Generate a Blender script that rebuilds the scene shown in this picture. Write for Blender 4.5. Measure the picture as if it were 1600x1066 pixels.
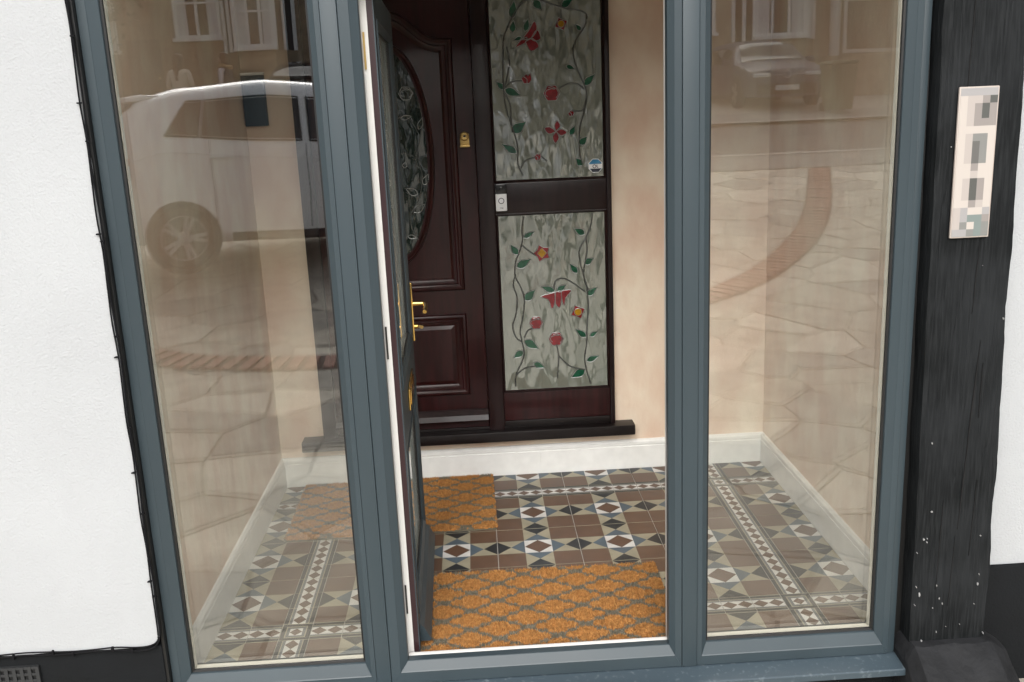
import bpy, bmesh, math, random
from mathutils import Vector, Matrix, noise
random.seed(7)
scene = bpy.context.scene
for o in list(bpy.data.objects):
    bpy.data.objects.remove(o, do_unlink=True)
COL = scene.collection

# ------------------------------------------------------------------ camera
cam_data = bpy.data.cameras.new("camera")
cam = bpy.data.objects.new("camera", cam_data)
COL.objects.link(cam)
CR = Vector((0.99812086, -0.0443254, -0.04230848))
CU = Vector((0.05168688, 0.23817037, 0.96984707))
CF = Vector((0.03291224, 0.97021139, -0.24001385))
M3 = Matrix((CR, CU, -CF)).transposed()
cam.matrix_world = Matrix.Translation((-0.0252, -3.7219, 1.7444)) @ M3.to_4x4()
cam_data.sensor_width = 36.0
cam_data.lens = 1485.5 / 1600 * 36
cam_data.clip_start = 0.05
cam_data.clip_end = 600
scene.camera = cam

# ------------------------------------------------------------------ sky, sun, exposure (bright overcast day)
SUN_EL, SUN_AZ = math.radians(40), math.radians(186)
world = bpy.data.worlds.new("World")
scene.world = world
world.use_nodes = True
wn, wl = world.node_tree.nodes, world.node_tree.links
wn.clear()
sky = wn.new('ShaderNodeTexSky')
sky.sky_type = 'NISHITA'
sky.sun_disc = False
sky.sun_elevation = SUN_EL
sky.sun_rotation = SUN_AZ
sky.air_density = 1.0
sky.dust_density = 4.0
hs = wn.new('ShaderNodeHueSaturation')
hs.inputs['Saturation'].default_value = 0.25
bg = wn.new('ShaderNodeBackground')
bg.inputs['Strength'].default_value = 0.15
wo = wn.new('ShaderNodeOutputWorld')
wl.new(sky.outputs[0], hs.inputs['Color'])
wl.new(hs.outputs[0], bg.inputs[0])
wl.new(bg.outputs[0], wo.inputs[0])
sun_data = bpy.data.lights.new("sun", 'SUN')
sun_data.energy = 0.95
sun_data.angle = math.radians(60)
sun_data.color = (1.0, 0.985, 0.95)
sun = bpy.data.objects.new("sun", sun_data)
COL.objects.link(sun)
SUN_DIR = Vector((math.sin(SUN_AZ) * math.cos(SUN_EL), math.cos(SUN_AZ) * math.cos(SUN_EL), math.sin(SUN_EL)))
sun.rotation_euler = SUN_DIR.to_track_quat('Z', 'Y').to_euler()
sun.location = (0, -6, 9)
scene.view_settings.view_transform = 'Standard'
scene.view_settings.look = 'None'
scene.view_settings.gamma = 1.0
scene.view_settings.exposure = 0.93
scene.view_settings.use_curve_mapping = False
scene.render.engine = 'CYCLES'
scene.cycles.max_bounces = 6
scene.cycles.transparent_max_bounces = 16
scene.cycles.glossy_bounces = 3
scene.cycles.diffuse_bounces = 3

# ------------------------------------------------------------------ material helpers
def lin(r, g, b):
    f = lambda c: (c / 255 / 12.92) if c / 255 <= 0.04045 else ((c / 255 + 0.055) / 1.055) ** 2.4
    return (f(r), f(g), f(b))

MATS = {}
def mat(name, col, rough=0.5, metal=0.0, vary=0.0, vscale=6.0, col2=None, bump=0.0, bscale=80.0,
        stretch=(1, 1, 1), coat=0.0, spec=0.5, detail=4.0, bdist=0.002, vcontrast=(0.35, 0.65)):
    m = bpy.data.materials.new(name)
    m.use_nodes = True
    nt = m.node_tree
    b = nt.nodes['Principled BSDF']
    b.inputs['Base Color'].default_value = (*col, 1)
    b.inputs['Roughness'].default_value = rough
    b.inputs['Metallic'].default_value = metal
    b.inputs['Specular IOR Level'].default_value = spec
    b.inputs['Coat Weight'].default_value = coat
    b.inputs['Coat Roughness'].default_value = 0.12
    if vary or bump:
        geo = nt.nodes.new('ShaderNodeNewGeometry')
        mp = nt.nodes.new('ShaderNodeMapping')
        mp.inputs['Scale'].default_value = stretch
        nt.links.new(geo.outputs['Position'], mp.inputs['Vector'])
    if vary:
        n = nt.nodes.new('ShaderNodeTexNoise')
        n.inputs['Scale'].default_value = vscale
        n.inputs['Detail'].default_value = detail
        nt.links.new(mp.outputs[0], n.inputs['Vector'])
        r = nt.nodes.new('ShaderNodeValToRGB')
        r.color_ramp.elements[0].position = vcontrast[0]
        r.color_ramp.elements[1].position = vcontrast[1]
        c2 = col2 if col2 else tuple(c * (1 - vary) for c in col)
        r.color_ramp.elements[0].color = (*c2, 1)
        r.color_ramp.elements[1].color = (*col, 1)
        nt.links.new(n.outputs['Fac'], r.inputs[0])
        nt.links.new(r.outputs[0], b.inputs['Base Color'])
        mr = nt.nodes.new('ShaderNodeMapRange')
        mr.inputs['To Min'].default_value = rough * 0.85
        mr.inputs['To Max'].default_value = min(1, rough * 1.2)
        nt.links.new(n.outputs['Fac'], mr.inputs['Value'])
        nt.links.new(mr.outputs[0], b.inputs['Roughness'])
    if bump:
        n2 = nt.nodes.new('ShaderNodeTexNoise')
        n2.inputs['Scale'].default_value = bscale
        n2.inputs['Detail'].default_value = 5.0
        nt.links.new(mp.outputs[0], n2.inputs['Vector'])
        bp = nt.nodes.new('ShaderNodeBump')
        bp.inputs['Strength'].default_value = bump
        bp.inputs['Distance'].default_value = bdist
        nt.links.new(n2.outputs['Fac'], bp.inputs['Height'])
        nt.links.new(bp.outputs[0], b.inputs['Normal'])
    MATS[name] = m
    return m

def glass_mat(name, refl=0.045, tint=(0.95, 0.96, 0.95), wave=0.0):
    m = bpy.data.materials.new(name)
    m.use_nodes = True
    nt = m.node_tree
    nt.nodes.clear()
    N, L = nt.nodes.new, nt.links.new
    out = N('ShaderNodeOutputMaterial')
    mix = N('ShaderNodeMixShader')
    tr = N('ShaderNodeBsdfTransparent')
    tr.inputs[0].default_value = (*tint, 1)
    gl = N('ShaderNodeBsdfGlossy')
    gl.inputs['Roughness'].default_value = 0.0
    gl.inputs['Color'].default_value = (1, 1, 1, 1)
    lw = N('ShaderNodeLayerWeight')
    lw.inputs['Blend'].default_value = 0.5
    pw = N('ShaderNodeMath'); pw.operation = 'POWER'; pw.inputs[1].default_value = 5
    ma = N('ShaderNodeMath'); ma.operation = 'MULTIPLY_ADD'; ma.inputs[1].default_value = 1 - refl; ma.inputs[2].default_value = refl
    L(lw.outputs['Facing'], pw.inputs[0]); L(pw.outputs[0], ma.inputs[0]); L(ma.outputs[0], mix.inputs[0])
    L(tr.outputs[0], mix.inputs[1]); L(gl.outputs[0], mix.inputs[2]); L(mix.outputs[0], out.inputs[0])
    if wave:
        geo = N('ShaderNodeNewGeometry')
        n = N('ShaderNodeTexNoise'); n.inputs['Scale'].default_value = 3.0; n.inputs['Detail'].default_value = 0.5
        bp = N('ShaderNodeBump'); bp.inputs['Strength'].default_value = 1.0; bp.inputs['Distance'].default_value = wave
        L(geo.outputs['Position'], n.inputs['Vector']); L(n.outputs['Fac'], bp.inputs['Height']); L(bp.outputs[0], gl.inputs['Normal'])
    MATS[name] = m
    return m

# ------------------------------------------------------------------ mesh helpers
class MB:
    def __init__(s):
        s.v, s.f, s.m = [], [], []
    def add(s, verts, faces, mi=0):
        b = len(s.v)
        s.v += [tuple(v) for v in verts]
        for f in faces:
            s.f.append([i + b for i in f]); s.m.append(mi)
        return s
    def box(s, x0, x1, y0, y1, z0, z1, mi=0):
        return s.add([(x0, y0, z0), (x1, y0, z0), (x1, y1, z0), (x0, y1, z0), (x0, y0, z1), (x1, y0, z1), (x1, y1, z1), (x0, y1, z1)],
                     [(0, 3, 2, 1), (4, 5, 6, 7), (0, 1, 5, 4), (1, 2, 6, 5), (2, 3, 7, 6), (3, 0, 4, 7)], mi)
    def prism_y(s, pts, y0, y1, mi=0):          # pts (x,z), extruded along y
        n = len(pts)
        return s.add([(x, y0, z) for x, z in pts] + [(x, y1, z) for x, z in pts],
                     [list(range(n)), list(range(2 * n - 1, n - 1, -1))] + [(i, i + n, (i + 1) % n + n, (i + 1) % n) for i in range(n)], mi)
    def prism_x(s, pts, x0, x1, mi=0):          # pts (y,z), extruded along x
        n = len(pts)
        return s.add([(x0, y, z) for y, z in pts] + [(x1, y, z) for y, z in pts],
                     [list(range(n)), list(range(2 * n - 1, n - 1, -1))] + [(i, i + n, (i + 1) % n + n, (i + 1) % n) for i in range(n)], mi)
    def prism_z(s, pts, z0, z1, mi=0, inset=0.0, drop=0.0):
        n = len(pts)
        cx = sum(q[0] for q in pts) / n; cy = sum(q[1] for q in pts) / n
        v = [(x, y, z0) for x, y in pts] + [(x, y, z1 - drop) for x, y in pts]
        f = [list(range(n - 1, -1, -1))] + [(i, (i + 1) % n, (i + 1) % n + n, i + n) for i in range(n)]
        if inset:
            for x, y in pts:
                d = math.hypot(x - cx, y - cy) or 1
                k = max(0, 1 - inset / d)
                v.append((cx + (x - cx) * k, cy + (y - cy) * k, z1))
            f += [(i + n, (i + 1) % n + n, (i + 1) % n + 2 * n, i + 2 * n) for i in range(n)] + [list(range(2 * n, 3 * n))]
        else:
            f.append(list(range(n, 2 * n)))
        return s.add(v, f, mi)
    def tube(s, pts, r, n=8, mi=0, caps=True):
        pts = [Vector(p) for p in pts]
        rr = r if isinstance(r, (list, tuple)) else [r] * len(pts)
        v = []; up = Vector((0.13, 0.31, 0.94)).normalized()
        for i, p in enumerate(pts):
            t = (pts[min(i + 1, len(pts) - 1)] - pts[max(i - 1, 0)]).normalized()
            if abs(t.dot(up)) > 0.95: a = t.cross(Vector((1, 0, 0)))
            else: a = t.cross(up)
            a.normalize(); b = t.cross(a)
            for k in range(n):
                an = 2 * math.pi * k / n
                v.append(p + (a * math.cos(an) + b * math.sin(an)) * rr[i])
        f = []
        for i in range(len(pts) - 1):
            for k in range(n):
                f.append((i * n + k, i * n + (k + 1) % n, (i + 1) * n + (k + 1) % n, (i + 1) * n + k))
        if caps:
            f.append(list(range(n - 1, -1, -1))); f.append(list(range((len(pts) - 1) * n, len(pts) * n)))
        return s.add(v, f, mi)
    def lathe(s, c, axis, prof, n=20, mi=0):    # prof: (radius, along axis)
        c = Vector(c); ax = Vector(axis).normalized()
        a = ax.cross(Vector((0, 0, 1)) if abs(ax.z) < 0.9 else Vector((1, 0, 0))).normalized(); b = ax.cross(a)
        v = []
        for r, h in prof:
            for k in range(n):
                an = 2 * math.pi * k / n
                v.append(c + ax * h + (a * math.cos(an) + b * math.sin(an)) * r)
        f = []
        for i in range(len(prof) - 1):
            for k in range(n):
                f.append((i * n + k, i * n + (k + 1) % n, (i + 1) * n + (k + 1) % n, (i + 1) * n + k))
        f.append(list(range(n - 1, -1, -1))); f.append(list(range((len(prof) - 1) * n, len(prof) * n)))
        return s.add(v, f, mi)
    def sweep(s, path, prof, y, mi=0):          # closed CCW (seen from -y) path of (x,z); prof (inward offset, depth toward -y)
        n = len(path); rows = []
        area = sum(path[i][0] * path[(i + 1) % n][1] - path[(i + 1) % n][0] * path[i][1] for i in range(n))
        sg = 1 if area > 0 else -1
        for i in range(n):
            p0, p1, p2 = Vector(path[i - 1]), Vector(path[i]), Vector(path[(i + 1) % n])
            d1, d2 = (p1 - p0).normalized(), (p2 - p1).normalized()
            n1, n2 = Vector((-d1.y, d1.x)) * sg, Vector((-d2.y, d2.x)) * sg
            nn = (n1 + n2).normalized(); k = 1 / max(0.35, nn.dot(n1))
            rows.append([(p1.x + nn.x * o * k, y - h, p1.y + nn.y * o * k) for o, h in prof])
        m = len(prof)
        v = [q for r in rows for q in r]; f = []
        for i in range(n):
            j = (i + 1) % n
            for q in range(m - 1):
                f.append((i * m + q, j * m + q, j * m + q + 1, i * m + q + 1))
        return s.add(v, f, mi)

def T3(loc): return Matrix.Translation(loc)

def add(name, mb, mats, parent=None, smooth=False, bevel=0.0, local=False, auto=None, seg=2):
    if not isinstance(mats, (list, tuple)): mats = [mats]
    me = bpy.data.meshes.new(name)
    me.from_pydata(mb.v, [], mb.f)
    for m in mats: me.materials.append(MATS[m] if isinstance(m, str) else m)
    for p, i in zip(me.polygons, mb.m): p.material_index = i
    bm = bmesh.new(); bm.from_mesh(me)
    if bevel:
        bmesh.ops.remove_doubles(bm, verts=bm.verts, dist=1e-6)
        es = [e for e in bm.edges if len(e.link_faces) == 2 and e.calc_face_angle(0) > 0.5]
        bmesh.ops.bevel(bm, geom=es, offset=bevel, segments=seg, affect='EDGES', profile=0.6, clamp_overlap=True)
    bmesh.ops.recalc_face_normals(bm, faces=bm.faces)
    if smooth or bevel:
        for f in bm.faces: f.smooth = True
        for e in bm.edges:
            if len(e.link_faces) == 2 and e.calc_face_angle(0) > (auto or 0.7): e.smooth = False
    bm.to_mesh(me); bm.free()
    o = bpy.data.objects.new(name, me)
    COL.objects.link(o)
    if parent:
        o.parent = parent
        if not local and parent.type == 'EMPTY':
            o.matrix_parent_inverse = T3(parent.location).inverted()
    return o

def tag(o, label=None, cat=None, group=None, kind=None):
    if label: o['label'] = label
    if cat: o['category'] = cat
    if group: o['group'] = group
    if kind: o['kind'] = kind
    return o

def thing(name, loc, label, cat, group=None, rz=0.0):
    e = bpy.data.objects.new(name, None)
    COL.objects.link(e)
    e.location = loc
    e.rotation_euler = (0, 0, rz)
    e.empty_display_size = 0.1
    return tag(e, label, cat, group)

def BX(name, x0, x1, y0, y1, z0, z1, m, parent=None, bevel=0.002, local=False):
    return add(name, MB().box(x0, x1, y0, y1, z0, z1), m, parent, bevel=bevel, local=local)

def frame4(names, x0, x1, z0, z1, wl, wr, wb, wt, prof, m, parent, local=False, sgn=1):
    """mitred frame: prof list of (fraction 0 outer..1 inner, y)."""
    c_out = [(x0, z0), (x1, z0), (x1, z1), (x0, z1)]
    c_in = [(x0 + wl, z0 + wb), (x1 - wr, z0 + wb), (x1 - wr, z1 - wt), (x0 + wl, z1 - wt)]
    out = []
    for k in range(4):
        j = (k + 1) % 4
        v = []
        for a in (k, j):
            b = j if a == k else k
            dx = c_out[b][0] - c_out[a][0]; dz = c_out[b][1] - c_out[a][1]
            l = math.hypot(dx, dz); e = 0.0002
            for t, y in prof:
                v.append((c_out[a][0] * (1 - t) + c_in[a][0] * t + dx / l * e, y, c_out[a][1] * (1 - t) + c_in[a][1] * t + dz / l * e))
        n = len(prof)
        f = [(q, (q + 1) % n, (q + 1) % n + n, q + n) for q in range(n)] + [list(range(n)), list(range(2 * n - 1, n - 1, -1))]
        out.append(add(names[k], MB().add(v, f), m, parent, local=local))
    return out

# ------------------------------------------------------------------ materials
mat('render_white', (0.405, 0.416, 0.424), 0.9, vary=0.06, vscale=2.2, bump=0.55, bscale=150, bdist=0.004)
mat('plinth_black', (0.0065, 0.0075, 0.0085), 0.8, spec=0.2, vary=0.3, vscale=9, bump=0.5, bscale=120, bdist=0.003)
mat('stone_black', (0.016, 0.0165, 0.018), 0.7, spec=0.25, vary=0.45, vscale=14, bump=0.8, bscale=40, bdist=0.006)
mat('frame_grey', (0.034, 0.050, 0.059), 0.42, vary=0.14, vscale=3, bump=0.12, bscale=260, stretch=(1, 1, 0.25), bdist=0.0006)
mat('sill_grey', (0.045, 0.064, 0.078), 0.35, vary=0.5, vscale=60, col2=(0.10, 0.125, 0.14), vcontrast=(0.28, 0.42))
mat('gasket', (0.006, 0.006, 0.006), 0.5)
mat('spacer', (0.52, 0.50, 0.43), 0.4)
mat('upvc_white', (0.70, 0.69, 0.66), 0.35)
mat('substrate_brown', (0.030, 0.012, 0.014), 0.35)
mat('brass', (0.80, 0.52, 0.16), 0.18, metal=1.0)
mat('brass_dull', (0.52, 0.36, 0.14), 0.35, metal=1.0)
mat('hinge_dark', (0.02, 0.018, 0.015), 0.5)
mat('plaster', (0.77, 0.665, 0.535), 0.85, vary=0.22, vscale=5.0, col2=(0.68, 0.50, 0.385), detail=10, bump=0.5, bscale=11, bdist=0.012, stretch=(1, 1, 0.6), vcontrast=(0.38, 0.66))
mat('skirting_white', (0.78, 0.78, 0.76), 0.5, vary=0.07, vscale=18, bump=0.1, bscale=60)
mat('ceiling_white', (0.86, 0.86, 0.84), 0.8)
mat('mahogany', (0.027, 0.0040, 0.0047), 0.30, vary=0.55, vscale=9, stretch=(5, 5, 0.5), bump=0.15, bscale=60, bdist=0.001, coat=0.12, spec=0.35)
mat('mahogany_dark', (0.014, 0.0045, 0.005), 0.32, vary=0.4, vscale=9, stretch=(5, 5, 0.5), coat=0.1, spec=0.35)
mat('sill_black', (0.008, 0.005, 0.005), 0.35, vary=0.3, vscale=20, spec=0.4)
mat('grout', (0.42, 0.41, 0.38), 0.9)
TB = dict(brown=(0.125, 0.072, 0.046), beige=(0.33, 0.30, 0.215), blue=(0.085, 0.115, 0.14), black=(0.022, 0.024, 0.026), white=(0.64, 0.63, 0.60), dbrown=(0.115, 0.062, 0.038), grey=(0.13, 0.14, 0.145))
for k, c in TB.items():
    mat('tile_' + k, c, 0.42, vary=0.18, vscale=14, bump=0.05, bscale=90, bdist=0.001)
TM = ['tile_' + k for k in TB]; TI = {k: i for i, k in enumerate(TB)}
mat('coir_a', (0.53, 0.26, 0.075), 0.95, vary=0.35, vscale=60)
mat('coir_b', (0.40, 0.175, 0.045), 0.95, vary=0.3, vscale=60)
mat('coir_grey', (0.20, 0.18, 0.135), 0.95, vary=0.3, vscale=60)
mat('coir_grey_b', (0.13, 0.115, 0.08), 0.95)
mat('cable_black', (0.006, 0.006, 0.007), 0.8, spec=0.15)
mat('air_brick', (0.02, 0.021, 0.022), 0.6)
mat('lead', (0.10, 0.105, 0.10), 0.4, metal=0.6)
mat('lead_bright', (0.26, 0.265, 0.26), 0.4, metal=0.5)
mat('leaf_green', (0.012, 0.085, 0.045), 0.12, vary=0.45, vscale=40, coat=0.3)
mat('petal_red', (0.22, 0.010, 0.016), 0.12, vary=0.4, vscale=40, coat=0.3)
mat('petal_yellow', (0.42, 0.22, 0.012), 0.12, vary=0.3, vscale=40)
mat('bell_white', (0.72, 0.73, 0.74), 0.35)
mat('bell_black', (0.01, 0.01, 0.011), 0.2)
mat('sticker_blue', (0.03, 0.19, 0.36), 0.3)
mat('sticker_white', (0.78, 0.78, 0.78), 0.3)
mat('sticker_dark', (0.02, 0.025, 0.04), 0.3)
mat('blue_box', (0.012, 0.035, 0.052), 0.45)
mat('plaque_cream', (0.42, 0.365, 0.325), 0.4)
for i, c in enumerate([(222, 212, 203), (205, 195, 188), (168, 160, 155), (100, 101, 97), (118, 116, 113), (184, 181, 180), (142, 154, 150), (150, 150, 146)]):
    mat('plaque_print_%d' % i, tuple(v * 0.62 for v in lin(*c)), 0.4)
glass_mat('pane_glass', 0.12, (0.97, 0.975, 0.955), wave=0.00016)
glass_mat('pane_glass_inner', 0.064, (0.985, 0.988, 0.975), wave=0.0002)

def textured_glass(name, col, refl, sc, strength, dist):
    m = bpy.data.materials.new(name); m.use_nodes = True
    nt = m.node_tree; nt.nodes.clear(); N, L = nt.nodes.new, nt.links.new
    out = N('ShaderNodeOutputMaterial'); mix = N('ShaderNodeMixShader')
    df = N('ShaderNodeBsdfDiffuse'); gl = N('ShaderNodeBsdfGlossy'); gl.inputs['Roughness'].default_value = 0.05
    df.inputs['Color'].default_value = (*col, 1)
    geo = N('ShaderNodeNewGeometry'); mp = N('ShaderNodeMapping'); mp.inputs['Scale'].default_value = (1.0, 1.0, 0.42)
    L(geo.outputs['Position'], mp.inputs['Vector'])
    wv = N('ShaderNodeTexNoise'); wv.inputs['Scale'].default_value = 9; wv.inputs['Detail'].default_value = 1
    L(mp.outputs[0], wv.inputs['Vector'])
    mx = N('ShaderNodeVectorMath'); mx.operation = 'MULTIPLY_ADD'; mx.inputs[1].default_value = (0.06, 0.06, 0.06)
    L(wv.outputs['Color'], mx.inputs[0]); L(mp.outputs[0], mx.inputs[2])
    vo = N('ShaderNodeTexVoronoi'); vo.feature = 'SMOOTH_F1'; vo.inputs['Scale'].default_value = sc; vo.inputs['Smoothness'].default_value = 0.35
    L(mx.outputs[0], vo.inputs['Vector'])
    n2 = N('ShaderNodeTexNoise'); n2.inputs['Scale'].default_value = sc * 1.4; n2.inputs['Detail'].default_value = 1.5; n2.inputs['Distortion'].default_value = 0.4
    L(mp.outputs[0], n2.inputs['Vector'])
    ad = N('ShaderNodeMath'); ad.operation = 'ADD'
    sc2 = N('ShaderNodeMath'); sc2.operation = 'MULTIPLY'; sc2.inputs[1].default_value = 0.4
    L(n2.outputs['Fac'], sc2.inputs[0]); L(vo.outputs['Distance'], ad.inputs[0]); L(sc2.outputs[0], ad.inputs[1])
    bp = N('ShaderNodeBump'); bp.inputs['Strength'].default_value = strength; bp.inputs['Distance'].default_value = dist
    L(ad.outputs[0], bp.inputs['Height'])
    L(bp.outputs[0], gl.inputs['Normal']); L(bp.outputs[0], df.inputs['Normal'])
    lw = N('ShaderNodeFresnel'); lw.inputs['IOR'].default_value = refl
    L(bp.outputs[0], lw.inputs['Normal'])
    L(lw.outputs[0], mix.inputs[0]); L(df.outputs[0], mix.inputs[1]); L(gl.outputs[0], mix.inputs[2]); L(mix.outputs[0], out.inputs[0])
    MATS[name] = m
textured_glass('obscure_glass', (0.165, 0.18, 0.15), 2.7, 20, 0.5, 0.0090)
textured_glass('oval_glass', (0.014, 0.022, 0.019), 1.9, 18, 0.6, 0.014)

def timber_mat(name):
    m = bpy.data.materials.new(name); m.use_nodes = True
    nt = m.node_tree; N, L = nt.nodes.new, nt.links.new
    b = nt.nodes['Principled BSDF']
    geo = N('ShaderNodeNewGeometry')
    mp = N('ShaderNodeMapping'); mp.inputs['Scale'].default_value = (1, 1, 0.06); L(geo.outputs['Position'], mp.inputs['Vector'])
    g = N('ShaderNodeTexNoise'); g.inputs['Scale'].default_value = 170; g.inputs['Detail'].default_value = 6; L(mp.outputs[0], g.inputs['Vector'])
    rg = N('ShaderNodeValToRGB')
    rg.color_ramp.elements[0].position = 0.42; rg.color_ramp.elements[0].color = (0.004, 0.005, 0.0055, 1)
    rg.color_ramp.elements[1].position = 0.72; rg.color_ramp.elements[1].color = (0.015, 0.0165, 0.0175, 1)
    L(g.outputs['Fac'], rg.inputs[0])
    # chalky worn patches
    w = N('ShaderNodeTexNoise'); w.inputs['Scale'].default_value = 5; w.inputs['Detail'].default_value = 6; L(geo.outputs['Position'], w.inputs['Vector'])
    rw = N('ShaderNodeValToRGB'); rw.color_ramp.elements[0].position = 0.45; rw.color_ramp.elements[1].position = 0.72
    L(w.outputs['Fac'], rw.inputs[0])
    mw = N('ShaderNodeMixRGB'); mw.inputs[2].default_value = (0.020, 0.022, 0.024, 1)
    mm = N('ShaderNodeMath'); mm.operation = 'MULTIPLY'; mm.inputs[1].default_value = 0.55
    L(rw.outputs[0], mm.inputs[0]); L(mm.outputs[0], mw.inputs[0]); L(rg.outputs[0], mw.inputs[1])
    L(mw.outputs[0], b.inputs['Base Color'])
    b.inputs['Roughness'].default_value = 0.7
    b.inputs['Specular IOR Level'].default_value = 0.18
    # long checks and grain as relief
    c = N('ShaderNodeTexNoise'); c.inputs['Scale'].default_value = 24; c.inputs['Detail'].default_value = 3
    mp2 = N('ShaderNodeMapping'); mp2.inputs['Scale'].default_value = (1, 1, 0.04); L(geo.outputs['Position'], mp2.inputs['Vector']); L(mp2.outputs[0], c.inputs['Vector'])
    rc = N('ShaderNodeValToRGB'); rc.color_ramp.elements[0].position = 0.5; rc.color_ramp.elements[1].position = 0.53
    e = rc.color_ramp.elements.new(0.515); e.color = (0, 0, 0, 1)
    rc.color_ramp.elements[0].color = (1, 1, 1, 1); rc.color_ramp.elements[2].color = (1, 1, 1, 1)
    L(c.outputs['Fac'], rc.inputs[0])
    b1 = N('ShaderNodeBump'); b1.inputs['Strength'].default_value = 0.5; b1.inputs['Distance'].default_value = 0.004; L(g.outputs['Fac'], b1.inputs['Height'])
    b2 = N('ShaderNodeBump'); b2.inputs['Strength'].default_value = 0.5; b2.inputs['Distance'].default_value = 0.004; L(rc.outputs[0], b2.inputs['Height']); L(b1.outputs[0], b2.inputs['Normal'])
    saw = N('ShaderNodeTexNoise'); saw.inputs['Scale'].default_value = 60
    mp3 = N('ShaderNodeMapping'); mp3.inputs['Scale'].default_value = (0.12, 1, 1); L(geo.outputs['Position'], mp3.inputs['Vector']); L(mp3.outputs[0], saw.inputs['Vector'])
    b3 = N('ShaderNodeBump'); b3.inputs['Strength'].default_value = 0.25; b3.inputs['Distance'].default_value = 0.003; L(saw.outputs['Fac'], b3.inputs['Height']); L(b2.outputs[0], b3.inputs['Normal'])
    L(b3.outputs[0], b.inputs['Normal'])
    MATS[name] = m
timber_mat('timber_black')
mat('crack_dark', (0.003, 0.003, 0.003), 0.9)
mat('paint_fleck', (0.30, 0.30, 0.295), 0.7)

# ------------------------------------------------------------------ terrain profile (drive climbs gently to the road)
PROF = [(-60, -0.16), (0, -0.16), (4.0, -0.05), (6.7, 0.15), (12.4, 0.78), (16.6, 1.2), (19, 1.45), (25, 1.75), (60, 3.5), (400, 9)]
def gz(y):
    s = -1.0 - y

    for (a, za), (b, zb) in zip(PROF, PROF[1:]):
        if s <= b: return za + (zb - za) * (s - a) / (b - a)
    return PROF[-1][1]

# ------------------------------------------------------------------ house front walls
def wavy(pts, step, amp, seed):
    out = []
    n = len(pts)
    for i in range(n):
        (x0, z0), (x1, z1) = pts[i], pts[(i + 1) % n]
        k = max(1, int(math.hypot(x1 - x0, z1 - z0) / step))
        for j in range(k):
            t = j / k
            x, z = x0 + (x1 - x0) * t, z0 + (z1 - z0) * t
            out.append((x + amp * noise.noise((x * 22 + seed, z * 22, 1.3)), z + amp * noise.noise((x * 22, z * 22 + seed, 7.7))))
    return out

wall_l = tag(add('rendered_wall', MB().prism_y(wavy([(-5, 0.185), (-1.10, 0.178), (-1.075, 0.186), (-1.060, 0.20), (-1.056, 0.23), (-1.053, 4.6), (-5, 4.6)], 0.035, 0.0035, 3), -1.062, -0.80), 'render_white', bevel=0.0),
             'white textured render wall left of the grey porch window', 'wall')
BX('plinth', -5, -1.056, -1.054, -0.80, -0.6, 0.176, 'plinth_black', wall_l, 0.004)
vent = add('air_brick', MB().box(-1.70, -1.436, -1.058, -1.03, 0.02, 0.137), 'air_brick', wall_l)
vm = MB()
for i in range(11):
    for j in range(5):
        x = -1.690 + i * 0.0235; z = 0.030 + j * 0.0215
        vm.box(x, x + 0.012, -1.0605, -1.0585, z, z + 0.012)
hole = add('vent_hole', vm, 'crack_dark', wall_l); hole['kind'] = 'stuff'
wm = MB()
for i in range(12):
    x = -1.7015 + i * 0.0235
    wm.box(x, x + 0.011, -1.066, -1.0585, 0.02, 0.137)
for j in range(6):
    z = 0.0205 + j * 0.0215
    wm.box(-1.70, -1.4365, -1.0645, -1.0585, z, z + 0.0088)
vent_grid = add('vent_grid', wm, 'air_brick', wall_l)

wall_r = tag(add('rendered_wall', MB().prism_y(wavy([(1.40, 0.251), (5, 0.262), (5, 4.6), (1.40, 4.6)], 0.035, 0.003, 9), -1.000, -0.75), 'render_white'),
             'white textured render wall right of the black timber post', 'wall')
BX('plinth', 1.40, 5, -1.008, -0.75, -0.6, 0.249, 'plinth_black', wall_r, 0.006)
add('plinth', MB().box(1.48, 5, -1.015, -1.009, -0.6, 0.2495), 'plinth_black', wall_r, bevel=0.002)

tag(BX('upper_wall', -1.053, 1.40, -1.04, -0.72, 2.47, 4.6, 'render_white', None, 0.0), 'white rendered wall above the porch windows, above the picture', 'wall')
tag(BX('plinth_wall', -1.056, 1.40, -1.03, -0.93, -0.6, -0.062, 'plinth_black', None, 0.002), 'low black wall under the grey window sill', 'wall')

# ------------------------------------------------------------------ porch room
def plaster(name, mb, label):
    return tag(add(name, mb, 'plaster'), label, 'wall')
wl_in = plaster('plaster_wall', MB().box(-1.053, -1.010, -0.951, 0.70, -0.1, 2.62), 'bare plaster side wall behind the left porch window')
wr_in = plaster('plaster_wall', MB().box(1.331, 1.40, -0.951, 0.70, -0.1, 2.62), 'bare plaster side wall behind the right porch window')
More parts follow.
